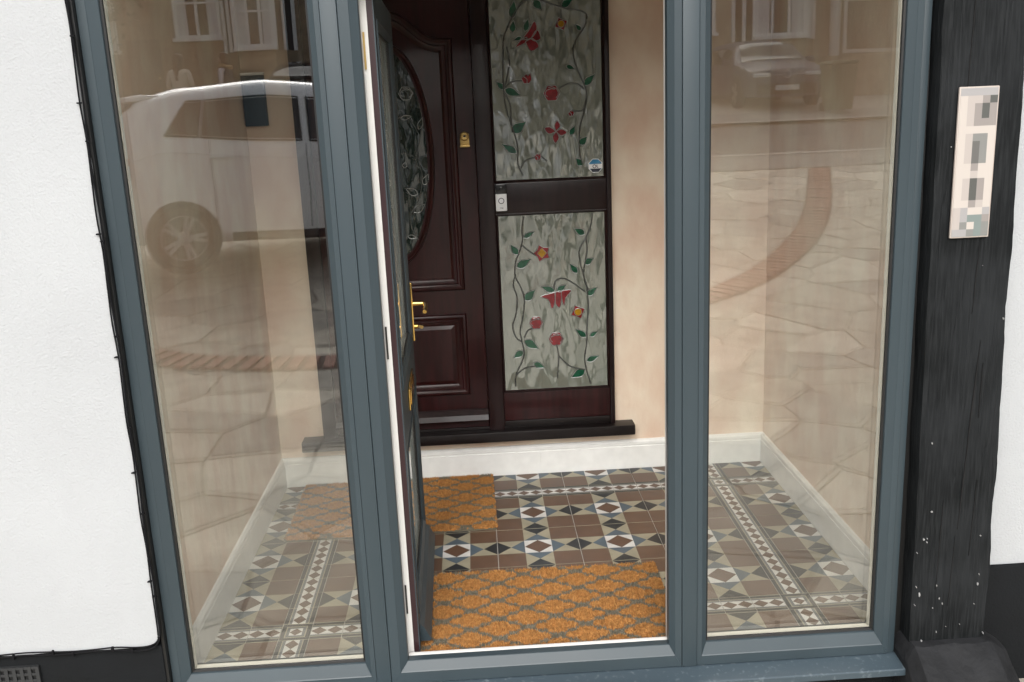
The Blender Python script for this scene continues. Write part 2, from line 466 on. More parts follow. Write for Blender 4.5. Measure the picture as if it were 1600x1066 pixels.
# back wall with an opening for the front door frame: x -0.793..0.60, z 0.19..2.33
bw = MB()
bw.box(-1.0098, -0.795, 0.633, 0.70, -0.1, 2.62)
bw.box(0.602, 1.3308, 0.633, 0.70, -0.1, 2.62)
bw.box(-0.795, 0.602, 0.633, 0.70, -0.1, 0.20)
bw.box(-0.795, 0.602, 0.633, 0.70, 2.33, 2.62)
wb_in = plaster('plaster_wall', bw, 'bare pink plaster wall around the dark front door')
def skirting(x0, x1, y0, y1, axis, parent):
    # moulded top: profile (thickness, height)
    pr = [(0.0, 0.0), (0.0155, 0.0), (0.0155, 0.112), (0.0125, 0.114), (0.0125, 0.119), (0.0155, 0.122), (0.0145, 0.134), (0.008, 0.144), (0.0, 0.146)]
    m = MB()
    if axis == 'x+':      # on left wall, sticking to +x
        m2 = [(x0 + t, z) for t, z in pr]; m.prism_y(m2, y0, y1)
    elif axis == 'x-':
        m2 = [(x0 - t, z) for t, z in pr]; m.prism_y(m2, y0, y1)
    else:
        m2 = [(y0 - t, z) for t, z in pr]; m.prism_x(m2, x0, x1)
    return add('skirting_board', m, 'skirting_white', parent)
skirting(-1.0102, 0, -0.951, 0.617, 'x+', wl_in)
skirting(1.3312, 0, -0.951, 0.617, 'x-', wr_in)
skirting(-1.010, 0.235, 0.6332, 0, 'y', wb_in)
skirting(0.2358, 1.331, 0.6332, 0, 'y', wb_in)
tag(add('ceiling', MB().box(-1.053, 1.40, -0.951, 0.70, 2.62, 2.66), 'ceiling_white'), kind='structure')
hall = MB()
hall.box(-1.2, 1.4, 0.75, 0.78, -0.1, 2.5)
tag(add('hallway_wall', hall, 'plaster'), 'plaster wall of the dark hallway behind the front door', 'wall')

bb = thing('wall_box', (-0.965, 0.62, 1.70), 'small dark blue box on the plaster wall beside the door, behind left window', 'box')
BX('case', -1.006, -0.909, 0.600, 0.6328, 1.704, 1.920, 'blue_box', bb, 0.004)
BX('lid', -1.0075, -0.9075, 0.597, 0.632, 1.9205, 1.932, 'skirting_white', bb, 0.003)

# ------------------------------------------------------------------ patterned floor
T = 1.0 / 3; U3 = T / 3; BW = 0.105; G = 0.0013
FX0, FX1, FY0, FY1 = -0.9945, 1.3148, -0.9505, 0.6176
floor = tag(add('floor', MB().box(-1.053, 1.40, -0.964, 0.70, -0.08, -0.0025), 'grout'), kind='structure')
def clip(poly, x0, x1, y0, y1):
    for ax, v, keep in ((0, x0, 1), (0, x1, -1), (1, y0, 1), (1, y1, -1)):
        out = []
        for i in range(len(poly)):
            a, b = poly[i - 1], poly[i]
            ia, ib = (a[ax] - v) * keep >= -1e-9, (b[ax] - v) * keep >= -1e-9
            if ia != ib:
                t = (v - a[ax]) / (b[ax] - a[ax])
                out.append((a[0] + (b[0] - a[0]) * t, a[1] + (b[1] - a[1]) * t))
            if ib: out.append(b)
        poly = out
        if len(poly) < 3: return []
    return poly
def rect(x0, y0, x1, y1): return [(x0, y0), (x1, y0), (x1, y1), (x0, y1)]
def tile_polys(x, y):
    u = U3; P = []
    for i in (0, 2):
        for j in (0, 2): P.append((rect(x + i * u, y + j * u, x + (i + 1) * u, y + (j + 1) * u), 'brown'))
    c = (x + 1.5 * u, y + 1.5 * u)
    e = [(c[0] - u / 2, c[1]), (c[0], c[1] - u / 2), (c[0] + u / 2, c[1]), (c[0], c[1] + u / 2)]
    k = [(c[0] - u / 2, c[1] - u / 2), (c[0] + u / 2, c[1] - u / 2), (c[0] + u / 2, c[1] + u / 2), (c[0] - u / 2, c[1] + u / 2)]
    P.append((e, 'dbrown'))
    for q, (a, b) in zip(k, ((0, 1), (1, 2), (2, 3), (3, 0))): P.append(([e[a], q, e[b]], 'white'))
    for i, j, dx, dy in ((0, 1, -1, 0), (2, 1, 1, 0), (1, 0, 0, -1), (1, 2, 0, 1)):
        r = rect(x + i * u, y + j * u, x + (i + 1) * u, y + (j + 1) * u); m = (x + (i + .5) * u, y + (j + .5) * u)
        for q in range(4):
            a, b = r[q], r[(q + 1) % 4]
            mx, my = (a[0] + b[0]) / 2 - m[0], (a[1] + b[1]) / 2 - m[1]
            d = (mx * dx + my * dy) / (u / 2)
            P.append(([a, b, m], 'black' if d > .5 else 'blue' if d < -.5 else 'beige'))
    return P
def emit_tile(name, polys, bounds):
    x0, x1, y0, y1 = max(bounds[0], FX0), min(bounds[1], FX1), max(bounds[2], FY0), min(bounds[3], FY1)
    x0 += G; x1 -= G; y0 += G; y1 -= G
    if x1 - x0 < 0.008 or y1 - y0 < 0.008: return
    m = MB()
    dz = random.uniform(-0.0004, 0.0004)
    for p, c in polys:
        q = clip(p, x0, x1, y0, y1)
        if len(q) >= 3: m.add([(a, b, dz) for a, b in q], [list(range(len(q)))], TI[c])
    r = rect(x0, y0, x1, y1)
    for i in range(4):
        a, b = r[i], r[(i + 1) % 4]
        m.add([(a[0], a[1], dz), (b[0], b[1], dz), (b[0], b[1], -0.006), (a[0], a[1], -0.006)], [(0, 1, 2, 3)], TI['beige'])
    me = bpy.data.meshes.new(name); me.from_pydata(m.v, [], m.f)
    for t in TM: me.materials.append(MATS[t])
    for pl, i in zip(me.polygons, m.m): pl.material_index = i
    bm = bmesh.new(); bm.from_mesh(me)
    for f in bm.faces:
        if abs(f.normal.z) > .5 and f.normal.z < 0: f.normal_flip()
    bm.to_mesh(me); bm.free()
    o = bpy.data.objects.new(name, me); COL.objects.link(o); o.parent = floor
BX0, BX1, BY0, BY1 = -2 * T, 3 * T, -2 * T, T          # inner edge of the border
colx = [BX0 + i * T for i in range(5)]; rowy = [BY0 + j * T for j in range(3)]
xs = [(x, x, x + T) for x in colx] + [(BX0 - BW - T, BX0 - BW - T, BX0 - BW), (BX1 + BW, BX1 + BW, BX1 + BW + T)]
ys = [(y, y, y + T) for y in rowy] + [(BY0 - BW - T, BY0 - BW - T, BY0 - BW), (BY1 + BW, BY1 + BW, BY1 + BW + T)]
for ox, xa, xb in xs:
    for oy, ya, yb in ys:
        emit_tile('patterned_tile', tile_polys(ox, oy), (xa, xb, ya, yb))
STR = [(0.0, 0.15, 'black'), (0.15, 0.185, 'beige'), (0.185, 0.275, 'grey')]
def border_polys(x, y, l, along):      # l along the run, BW across
    P = []
    def R(a0, a1, c0, c1):
        return rect(x + a0, y + c0, x + a1, y + c1) if along == 'x' else rect(x + c0, y + a0, x + c1, y + a1)
    def Q(a, c): return (x + a, y + c) if along == 'x' else (x + c, y + a)
    for s0, s1, c in STR:
        P.append((R(0, l, s0 * BW, s1 * BW), c)); P.append((R(0, l, (1 - s1) * BW, (1 - s0) * BW), c))
    b0, b1 = 0.275 * BW, 0.725 * BW; m = (b0 + b1) / 2
    for k in range(2):
        a0, a1 = l * k / 2, l * (k + 1) / 2; am = (a0 + a1) / 2
        d = [Q(a0, m), Q(am, b0), Q(a1, m), Q(am, b1)]
        P.append((d, 'dbrown'))
        for c, (i, j) in zip([Q(a0, b0), Q(a1, b0), Q(a1, b1), Q(a0, b1)], ((0, 1), (1, 2), (2, 3), (3, 0))):
            P.append(([d[i], c, d[j]], 'white'))
    return P
def corner_polys(x, y):
    P = []
    lay = [(0, 0.15, 'black'), (0.15, 0.19, 'beige'), (0.19, 0.29, 'grey')]
    for a, b, c in lay:
        A, B = a * BW, b * BW
        P += [(rect(x + A, y + A, x + BW - A, y + B), c), (rect(x + A, y + BW - B, x + BW - A, y + BW - A), c),
              (rect(x + A, y + B, x + B, y + BW - B), c), (rect(x + BW - B, y + B, x + BW - A, y + BW - B), c)]
    a0, a1 = 0.29 * BW, 0.71 * BW; m = BW / 2
    d = [(x + a0, y + m), (x + m, y + a0), (x + a1, y + m), (x + m, y + a1)]
    P.append((d, 'dbrown'))
    for c, (i, j) in zip([(x + a0, y + a0), (x + a1, y + a0), (x + a1, y + a1), (x + a0, y + a1)], ((0, 1), (1, 2), (2, 3), (3, 0))):
        P.append(([d[i], c, d[j]], 'white'))
    return P
for y in (BY0 - BW, BY1):
    runs = [BX0 + i * U3 for i in range(15)] + [BX0 - BW - (i + 1) * U3 for i in range(3)] + [BX1 + BW + i * U3 for i in range(3)]
    for x in runs: emit_tile('border_tile', border_polys(x, y, U3, 'x'), (x, x + U3, y, y + BW))
for x in (BX0 - BW, BX1):
    runs = [BY0 + i * U3 for i in range(9)] + [BY0 - BW - (i + 1) * U3 for i in range(3)] + [BY1 + BW + i * U3 for i in range(2)]
    for y in runs: emit_tile('border_tile', border_polys(x, y, U3, 'y'), (x, x + BW, y, y + U3))
for x in (BX0 - BW, BX1):
    for y in (BY0 - BW, BY1): emit_tile('corner_tile', corner_polys(x, y), (x, x + BW, y, y + BW))

# ------------------------------------------------------------------ coir doormats
def lobe(u, v):
    """True on the orange quatrefoils, False on the grey trellis (u,v metres)."""
    PX, PY = 0.197, 0.126
    for ox, oy in ((0, 0), (PX / 2, PY / 2)):
        a = abs((u - ox + PX / 2) % PX - PX / 2); b = abs((v - oy + PY / 2) % PY - PY / 2)
        if ((a - .045) / .029) ** 2 + (b / .0225) ** 2 < 1 or (a / .0335) ** 2 + ((b - .029) / .0185) ** 2 < 1 or (a / .050) ** 2 + (b / .032) ** 2 < 1: return True
    return False
def doormat(cx, cy, w, d, rz, label, ph, dens, parity):
    t = thing('doormat', (cx, cy, 0.001), label, 'doormat', 'coir doormats on the porch floor', rz)
    NX, NY = 180, 120
    m = MB(); v = []; 
    for j in range(NY + 1):
        for i in range(NX + 1):
            x = -w / 2 + w * i / NX; y = -d / 2 + d * j / NY
            e = (i in (0, NX) or j in (0, NY))
            v.append((x + random.uniform(-1, 1) * (0.002 if e else 0.001), y + random.uniform(-1, 1) * (0.002 if e else 0.001), 0.012 + random.uniform(-0.002, 0.002) - (0.003 if e else 0)))
    f = []; mi = []
    for j in range(NY):
        for i in range(NX):
            a = j * (NX + 1) + i
            f.append((a, a + 1, a + NX + 2, a + NX + 1))
            x = -w / 2 + w * (i + .5) / NX; y = -d / 2 + d * (j + .5) / NY
            mi.append(1 if lobe(x + ph[0], y + ph[1]) else 3)
    m.v, m.f, m.m = v, f, mi
    m.box(-w / 2 + .004, w / 2 - .004, -d / 2 + .004, d / 2 - .004, 0.0, 0.010, 3)
    add('backing', m, ['coir_a', 'coir_b', 'coir_grey', 'coir_grey_b'], t, local=True)
    b = MB()
    for _ in range(dens):
        x = random.uniform(-w / 2, w / 2); y = random.uniform(-d / 2, d / 2)
        a = random.uniform(0, 6.283); s = 0.0022; h = random.uniform(0.006, 0.011)
        lx, ly = random.uniform(-.006, .006), random.uniform(-.006, .006)
        o = lobe(x + ph[0] + random.gauss(0, .0016), y + ph[1] + random.gauss(0, .0016))
        k = (0 if random.random() < .62 else 1) if o else (2 if random.random() < .6 else 3)
        b.add([(x - s * math.cos(a), y - s * math.sin(a), 0.010), (x + s * math.cos(a), y + s * math.sin(a), 0.010), (x + lx, y + ly, 0.010 + h)], [(0, 1, 2)], k)
    me = bpy.data.meshes.new('coir_pile'); me.from_pydata(b.v, [], b.f)
    for k in ('coir_a', 'coir_b', 'coir_grey', 'coir_grey_b'): me.materials.append(MATS[k])
    me.polygons.foreach_set('material_index', b.m)
    o = bpy.data.objects.new('coir_pile', me); COL.objects.link(o); o.parent = t; o['kind'] = 'stuff'
    return t
doormat(0.147, -0.672, 0.90, 0.575, math.radians(-0.6), 'orange coir doormat with grey trellis pattern just inside the open doorway', (0.147 - 0.0885, -0.672 + 0.617), 70000, 0)
doormat(-0.447, 0.303, 0.90, 0.60, math.radians(0.5), 'orange coir doormat with grey trellis pattern below the dark front door', (-0.02, 0.03), 52000, 1)

# ------------------------------------------------------------------ grey porch windows
YF, YB = -1.030, -0.952
PROFILE = [(0, YB), (0, YF + 0.002), (0.03, YF), (0.46, YF), (0.50, YF + 0.002), (0.98, YF + 0.017), (1.0, YF + 0.020), (1.0, YB)]
ZTOP = 2.465
def fixed_window(x0, x1, wl_, wr_, label, name='porch_window'):
    t = thing(name, ((x0 + x1) / 2, YF, -0.027), label, 'window', 'fixed windows of the porch')
    frame4(['bottom_rail', 'jamb', 'head_rail', 'jamb'], x0, x1, -0.027, ZTOP, wl_, wr_, 0.072, 0.07, PROFILE, 'frame_grey', t)
    gx0, gx1, gz0, gz1 = x0 + wl_, x1 - wr_, 0.045, ZTOP - 0.07
    gas = [(0, -1.004), (1, -1.002), (1, -0.9925), (0, -0.9925)]
    frame4(['gasket'] * 4, gx0 + 0.0003, gx1 - 0.0003, gz0 + 0.0003, gz1 - 0.0003, 0.006, 0.006, 0.006, 0.006, gas, 'gasket', t)
    sp = [(0, -0.9875), (1, -0.9875), (1, -0.9685), (0, -0.9685)]
    frame4(['spacer_bar'] * 4, gx0 + 0.0006, gx1 - 0.0006, gz0 + 0.0006, gz1 - 0.0006, 0.0065, 0.0065, 0.0042, 0.0065, sp, 'spacer', t)
    add('glass_pane', MB().box(gx0 + 0.0008, gx1 - 0.0008, -0.992, -0.964, gz0 + 0.0008, gz1 - 0.0008), 'pane_glass', t)
    return t
win_l = fixed_window(-1.0465, -0.4095, 0.055, 0.034, 'tall grey framed porch window left of the open door')
win_r = fixed_window(0.6145, 1.2365, 0.034, 0.041, 'tall grey framed porch window right of the open door')
BX('added_gap_strip', -1.0560, -1.0468, -1.050, -0.953, -0.027, ZTOP, 'gasket', win_l, 0.001)  # added black strip; its colour stands in for the shadow gap beside the wall
BX('added_gap_strip', 1.2594, 1.3300, -1.005, -0.953, -0.06, ZTOP, 'gasket', win_r, 0.001)  # added black strip, stops interior light leaking between frame and post
ext = tag(BX('frame_extender', 1.2372, 1.2590, -1.026, -0.955, -0.027, ZTOP, 'frame_grey', win_r, 0.002), None)

dfr = thing('door_frame', (0.10, YF, -0.027), 'grey door frame with two broad mullions round the open porch doorway', 'door frame')
frame4(['threshold', 'jamb', 'head_rail', 'jamb'], -0.3630, 0.5665, -0.027, ZTOP, 0.055, 0.039, 0.072, 0.07, [(0, -.985), (0, YF + .002), (.03, YF), (.56, YF), (.60, YF + .002), (.98, YF + .017), (1, YF + .02), (1, -.985)], 'frame_grey', dfr)
BX('mullion', -0.4090, -0.3635, -1.034, YB, -0.026, ZTOP, 'frame_grey', dfr, 0.003)
BX('mullion', 0.5670, 0.6140, -1.034, YB, -0.026, ZTOP, 'frame_grey', dfr, 0.003)
BX('transom', -0.3075, 0.5270, -1.026, YB, 2.088, 2.16, 'frame_grey', dfr, 0.003)
add('glass_pane', MB().box(-0.3075, 0.5270, -0.992, -0.988, 2.1605, ZTOP - 0.0705), 'pane_glass', dfr)
# white inner half of the frame and its threshold lip
iw = MB()
iw.box(-0.3625, -0.3085, -0.9846, -0.9425, 0.02, ZTOP); add('inner_jamb', iw, 'upvc_white', dfr, bevel=0.002)
add('inner_jamb', MB().box(0.5315, 0.566, -0.9846, -0.9425, 0.02, ZTOP), 'upvc_white', dfr, bevel=0.002)
add('inner_threshold', MB().box(-0.3082, 0.5310, -0.9846, -0.9660, -0.02, 0.0455), 'upvc_white', dfr, bevel=0.002)

sill = thing('window_sill', (0.1, -1.07, -0.06), 'long grey plastic window sill under the porch frame', 'sill')
add('sill_board', MB().prism_x([(-0.93, -0.0275), (-1.034, -0.0275), (-1.104, -0.036), (-1.108, -0.039), (-1.108, -0.058), (-1.100, -0.060), (-1.098, -0.048), (-1.034, -0.0605), (-0.93, -0.0605)], -1.052, 1.300), 'sill_grey', sill)
add('end_cap', MB().prism_x([(-1.034, -0.0265), (-1.105, -0.0352), (-1.1095, -0.038), (-1.1095, -0.061), (-1.034, -0.0622)], 1.3003, 1.304), 'sill_grey', sill)

# ------------------------------------------------------------------ open porch door (hinged left, opened inward)
door = thing('porch_door', (-0.2735, -0.938, 0.0), 'grey part-glazed porch door standing open with brass lever handle', 'door', None, math.radians(91.1))
LW, TH, Z0, Z1 = 0.868, 0.068, 0.028, 2.085
YE = 0.0
# stiles and rails: exterior skin (grey), brown core line, white inner half
def member(name, x0, x1, z0, z1):
    o = add(name, MB().box(x0, x1, 0.0, 0.0035, z0, z1), 'frame_grey', door, local=True)
    add('core', MB().box(x0 + .0001, x1 - .0001, 0.0036, 0.020, z0, z1), 'substrate_brown', o, local=True)
    add('inner_skin', MB().box(x0 + .0001, x1 - .0001, 0.0201, TH, z0, z1), 'upvc_white', o, local=True)
member('stile', 0, 0.062, Z0, Z1)
member('stile', LW - 0.085, LW, Z0, Z1)
member('bottom_rail', 0.0622, LW - 0.0852, Z0, 0.13)
member('mid_rail', 0.0622, LW - 0.0852, 0.70, 0.90)
member('top_rail', 0.0622, LW - 0.0852, Z1 - 0.085, Z1)
for za, zb in ((0.13, 0.70), (0.90, Z1 - 0.085)):
    frame4(['glazing_bead'] * 4, 0.0624, LW - 0.0854, za + .0002, zb - .0002, 0.02, 0.02, 0.02, 0.02, [(0, 0.016), (0, -0.004), (0.25, -0.0045), (0.95, 0.004), (1, 0.006), (1, 0.016)], 'frame_grey', door, local=True)
    frame4(['gasket'] * 4, 0.0826, LW - 0.1056, za + .0204, zb - .0204, 0.004, 0.004, 0.004, 0.004, [(0, 0.0095), (1, 0.0105), (1, 0.0155), (0, 0.0155)], 'gasket', door, local=True)
    add('glass_pane', MB().box(0.070, LW - 0.095, 0.0162, 0.044, za + .006, zb - .006), 'pane_glass', door, local=True)
add('weather_bar', MB().prism_x([(-0.0005, 0.036), (-0.034, 0.036), (-0.036, 0.044), (-0.028, 0.058), (-0.015, 0.085), (-0.0005, 0.098)], 0.05, LW - 0.03), 'frame_grey', door, local=True)
for z in (0.17, 1.02, 1.86):
    add('hinge', MB().box(-0.004, -0.0004, 0.03, 0.062, z, z + 0.1), 'hinge_dark' if z < 1.5 else 'brass_dull', door, local=True)
for s in (1, -1):   # outside, inside
    y0 = -0.0008 if s == 1 else TH + 0.0008
    xh = LW - 0.043
    hp = MB().box(xh - 0.014, xh + 0.014, min(y0, y0 - s * .010), max(y0, y0 - s * .010), 0.875, 1.103)
    h = add('door_handle', hp, 'brass', door, bevel=0.004, local=True)
    lv = MB().tube([(xh, y0 - s * .0101, 1.020), (xh, y0 - s * .050, 1.020), (xh - 0.012, y0 - s * .058, 1.020), (xh - 0.06, y0 - s * .060, 1.018), (xh - 0.125, y0 - s * .058, 1.012)], [.010, .009, .0095, .009, .008], 10)
    add('lever', lv, 'brass', h, smooth=True, local=True)
    cy = MB().lathe((xh, y0 - s * .0101, 0.93), (0, -s, 0), [(0.0095, 0), (0.0095, 0.012), (0.007, 0.014)], 14)
    add('lock_cylinder', cy, 'brass', h, smooth=True, local=True)
    if s == 1:
        kk = MB().box(xh - 0.001, xh + 0.001, y0 - .034, y0 - .025, 0.924, 0.934)
        kk.lathe((xh - .0015, y0 - .038, 0.926), (1, 0, 0), [(0.0065, 0), (0.0065, 0.003)], 14)
        add('key', kk, 'brass_dull', h, local=True)
    lp = add('letter_plate', MB().box(0.30, 0.57, min(y0, y0 - s * .006), max(y0, y0 - s * .006), 0.757, 0.833), 'brass', door, bevel=0.0025, local=True)
    add('letter_flap', MB().box(0.322, 0.548, min(y0 - s * .0062, y0 - s * .010), max(y0 - s * .0062, y0 - s * .010), 0.772, 0.818), 'brass', lp, bevel=0.0015, local=True)

# ------------------------------------------------------------------ mahogany front door set with stained-glass sidelight
fd = thing('front_door', (-0.37, 0.6, 0.26), 'dark mahogany front door with oval stained-glass panel and arched moulding', 'door')
LF = 0.602       # front face of leaf
XL, XR = -0.727, -0.004
ELL = [(-0.365 + 0.150 * math.cos(a), 1.545 + 0.455 * math.sin(a)) for a in [2 * math.pi * k / 64 for k in range(64)]]
leaf = add('leaf', MB().box(XL, XR, LF, LF + 0.045, 0.262, 2.27), 'mahogany', fd, bevel=0.002)
arch_half = [(-0.084, 2.040), (-0.150, 2.042), (-0.180, 2.050), (-0.208, 2.067), (-0.238, 2.094), (-0.268, 2.120), (-0.300, 2.143), (-0.335, 2.160)]
XC = -0.3655
arch = [(2 * XC + 0.084, 0.930), (-0.084, 0.930)] + arch_half + [(XC, 2.166)] + [(2 * XC - x, z) for x, z in reversed(arch_half)]
MOULD = [(0, -0.0004), (0.002, 0.010), (0.008, 0.016), (0.016, 0.017), (0.024, 0.010), (0.030, 0.009), (0.034, 0.014), (0.044, 0.012), (0.056, 0.002), (0.060, -0.0004)]
add('arch_moulding', MB().sweep(arch, MOULD, LF), 'mahogany', fd, smooth=True)
low = [(2 * XC + 0.085, 0.427), (-0.085, 0.427), (-0.085, 0.820), (2 * XC + 0.085, 0.820)]
add('panel_moulding', MB().sweep(low, MOULD, LF), 'mahogany', fd, smooth=True)
lowi = [(2 * XC + 0.160, 0.500), (-0.160, 0.500), (-0.160, 0.748), (2 * XC + 0.160, 0.748)]
lp = MB().sweep(lowi, [(-0.028, -0.0004), (0.0, 0.0075)], LF)
lp.add([(x, LF - 0.0075, z) for x, z in lowi], [(0, 1, 2, 3)])
add('raised_panel', lp, 'mahogany', fd)
ELO = [(-0.365 + 0.176 * math.cos(a), 1.545 + 0.481 * math.sin(a)) for a in [2 * math.pi * k / 64 for k in range(64)]]
add('oval_moulding', MB().sweep(ELO, [(0, -0.0004), (0.003, 0.012), (0.010, 0.016), (0.018, 0.012), (0.022, 0.006), (0.030, 0.006), (0.033, -0.0004)], LF), 'mahogany', fd, smooth=True)
ogl = add('oval_glass', MB().prism_y(ELL, LF - 0.004, LF - 0.0006), 'oval_glass', fd)
add('weather_bar', MB().prism_x([(LF - .0005, 0.298), (LF - 0.036, 0.298), (LF - 0.038, 0.306), (LF - 0.030, 0.330), (LF - .012, 0.350), (LF - .0005, 0.354)], XL, XR - .002), 'mahogany_dark', fd)
spy = add('cylinder_pull', MB().box(-0.070, -0.030, LF - .010, LF - .0006, 1.580, 1.632).lathe((-0.050, LF - .0101, 1.622), (0, -1, 0), [(0.020, 0), (0.020, 0.006), (0.014, 0.011), (0.011, 0.011), (0.010, 0.006)], 20), 'brass_dull', fd, bevel=0.0015)
add('pull_lip', MB().box(-0.072, -0.028, LF - .024, LF - .0102, 1.575, 1.583), 'brass_dull', spy, bevel=0.002)
add('keyhole', MB().lathe((-0.050, LF - .0162, 1.622), (0, -1, 0), [(0.0055, 0), (0.0055, 0.002)], 12), 'hinge_dark', spy)

dfm = thing('front_door_frame', (-0.1, 0.6, 0.2), 'dark wood front door frame with tall stained-glass sidelight panes', 'door frame')
FF = 0.588
BX('jamb', -0.793, -0.7285, FF, 0.69, 0.246, 2.33, 'mahogany_dark', dfm, 0.004)
BX('mullion', -0.0025, 0.0700, FF - .006, 0.69, 0.246, 2.33, 'mahogany_dark', dfm, 0.004)
BX('jamb', 0.5790, 0.6005, FF, 0.69, 0.246, 2.33, 'mahogany_dark', dfm, 0.004)
BX('head_rail', -0.7280, -0.0028, FF, 0.69, 2.275, 2.33, 'mahogany_dark', dfm, 0.004)
BX('transom', 0.0704, 0.5786, FF + .004, 0.69, 1.272, 1.408, 'mahogany_dark', dfm, 0.003)
BX('bottom_panel', 0.0704, 0.5786, FF + .006, 0.69, 0.286, 0.424, 'mahogany', dfm, 0.003)
BX('head_rail', 0.0704, 0.5786, FF, 0.69, 2.275, 2.33, 'mahogany_dark', dfm, 0.003)
BX('bottom_rail', -0.7280, 0.5786, FF + .012, 0.69, 0.2462, 0.2600, 'sill_black', dfm, 0.002)
BX('bottom_rail', 0.0704, 0.5786, FF + .001, 0.69, 0.2604, 0.2856, 'sill_black', dfm, 0.004)
BX('threshold', -0.893, 0.690, 0.548, 0.69, 0.196, 0.2456, 'sill_black', dfm, 0.006)
for za, zb in ((0.424, 1.272), (1.408, 2.275)):
    frame4(['glazing_bead'] * 4, 0.0706, 0.5784, za + .0003, zb - .0003, 0.012, 0.012, 0.012, 0.012, [(0, 0.63), (0, FF + .004), (.4, FF + .002), (1, FF + .010), (1, 0.63)], 'mahogany_dark', dfm)
UPPER_VINES = [[(0.278, 2.187), (0.232, 2.177), (0.193, 2.131), (0.166, 2.085), (0.143, 2.03), (0.135, 1.95), (0.133, 1.87), (0.133, 1.804), (0.142, 1.73), (0.168, 1.638), (0.184, 1.57), (0.183, 1.494), (0.203, 1.438)],
    [(0.154, 1.994), (0.164, 1.933), (0.147, 1.853), (0.133, 1.812), (0.158, 1.754), (0.16, 1.688), (0.163, 1.629)],
    [(0.303, 2.186), (0.348, 2.165), (0.422, 2.142), (0.48, 2.132), (0.507, 2.111), (0.495, 2.064), (0.456, 2.01), (0.444, 1.962), (0.457, 1.897), (0.485, 1.831), (0.497, 1.789), (0.491, 1.723), (0.468, 1.65), (0.46, 1.591), (0.461, 1.532), (0.473, 1.481)],
    [(0.379, 1.81), (0.422, 1.829), (0.464, 1.823), (0.489, 1.802)],
    [(0.133, 1.817), (0.168, 1.844), (0.215, 1.848)],
    [(0.191, 1.468), (0.214, 1.501), (0.262, 1.516)],
    [(0.288, 1.519), (0.313, 1.497)],
    [(0.395, 2.139), (0.394, 2.104)],
    [(0.431, 1.714), (0.478, 1.712), (0.495, 1.756)]]
UPPER_LEAVES = [((0.181, 2.11), (0.195, 2.186), 0.0164),
    ((0.278, 2.183), (0.314, 2.138), 0.0164),
    ((0.397, 2.151), (0.448, 2.18), 0.0148),
    ((0.181, 2.052), (0.188, 2.104), 0.0131),
    ((0.236, 2.054), (0.253, 2.109), 0.0123),
    ((0.222, 2.031), (0.182, 2.019), 0.0082),
    ((0.48, 2.049), (0.456, 2.077), 0.0098),
    ((0.411, 1.905), (0.45, 1.889), 0.0098),
    ((0.487, 1.818), (0.537, 1.865), 0.0148),
    ((0.137, 1.816), (0.099, 1.851), 0.0115),
    ((0.137, 1.816), (0.208, 1.785), 0.0164),
    ((0.163, 1.629), (0.225, 1.673), 0.0213),
    ((0.181, 1.538), (0.112, 1.582), 0.0148),
    ((0.42, 1.606), (0.444, 1.647), 0.0115),
    ((0.462, 1.562), (0.497, 1.598), 0.0148),
    ((0.472, 1.471), (0.443, 1.504), 0.0148)]
UPPER_PETALS = [[(0.187, 1.987), (0.217, 2.019), (0.243, 2.03), (0.234, 2.007)],
    [(0.22, 2.021), (0.252, 2.058), (0.279, 2.096), (0.288, 2.06), (0.26, 2.025)],
    [(0.261, 2.025), (0.289, 2.06), (0.303, 2.024), (0.279, 2.013)],
    [(0.236, 2.012), (0.268, 2.024), (0.294, 1.992), (0.259, 1.971)],
    [(0.358, 1.625), (0.331, 1.646), (0.307, 1.64), (0.326, 1.616)],
    [(0.358, 1.625), (0.352, 1.65), (0.364, 1.671), (0.378, 1.649)],
    [(0.358, 1.625), (0.382, 1.635), (0.406, 1.619), (0.381, 1.605)],
    [(0.358, 1.625), (0.342, 1.601), (0.354, 1.573), (0.371, 1.6)]]
UPPER_DISCS = [((0.394, 2.08), 0.0295, 'star4'),
    ((0.235, 1.857), 0.023, 'tulip'),
    ((0.344, 1.791), 0.0345, 'rose'),
    ((0.427, 1.701), 0.0139, 'tulip'),
    ((0.271, 1.517), 0.0164, 'tulip')]
LOWER_VINES = [[(0.2, 1.254), (0.189, 1.203), (0.19, 1.15), (0.175, 1.098), (0.154, 1.047), (0.149, 0.983), (0.173, 0.928), (0.187, 0.874), (0.179, 0.798), (0.162, 0.723), (0.168, 0.673), (0.174, 0.601), (0.135, 0.513), (0.129, 0.452)],
    [(0.152, 0.994), (0.139, 0.941), (0.153, 0.886), (0.147, 0.811), (0.128, 0.747), (0.142, 0.691), (0.168, 0.67)],
    [(0.186, 1.124), (0.217, 1.096), (0.247, 1.074)],
    [(0.512, 1.255), (0.503, 1.198), (0.475, 1.136), (0.447, 1.085), (0.456, 1.01), (0.475, 0.935), (0.48, 0.891), (0.484, 0.826), (0.476, 0.728), (0.471, 0.64), (0.461, 0.574), (0.471, 0.506), (0.486, 0.449)],
    [(0.326, 0.91), (0.333, 0.947), (0.37, 0.961), (0.422, 0.932), (0.474, 0.889)],
    [(0.18, 0.689), (0.197, 0.721), (0.224, 0.731)],
    [(0.329, 0.648), (0.338, 0.592), (0.329, 0.486)],
    [(0.135, 0.508), (0.174, 0.539), (0.228, 0.548)],
    [(0.338, 0.592), (0.39, 0.539), (0.46, 0.518)],
    [(0.48, 1.147), (0.484, 1.083), (0.466, 0.978), (0.485, 0.902)]]
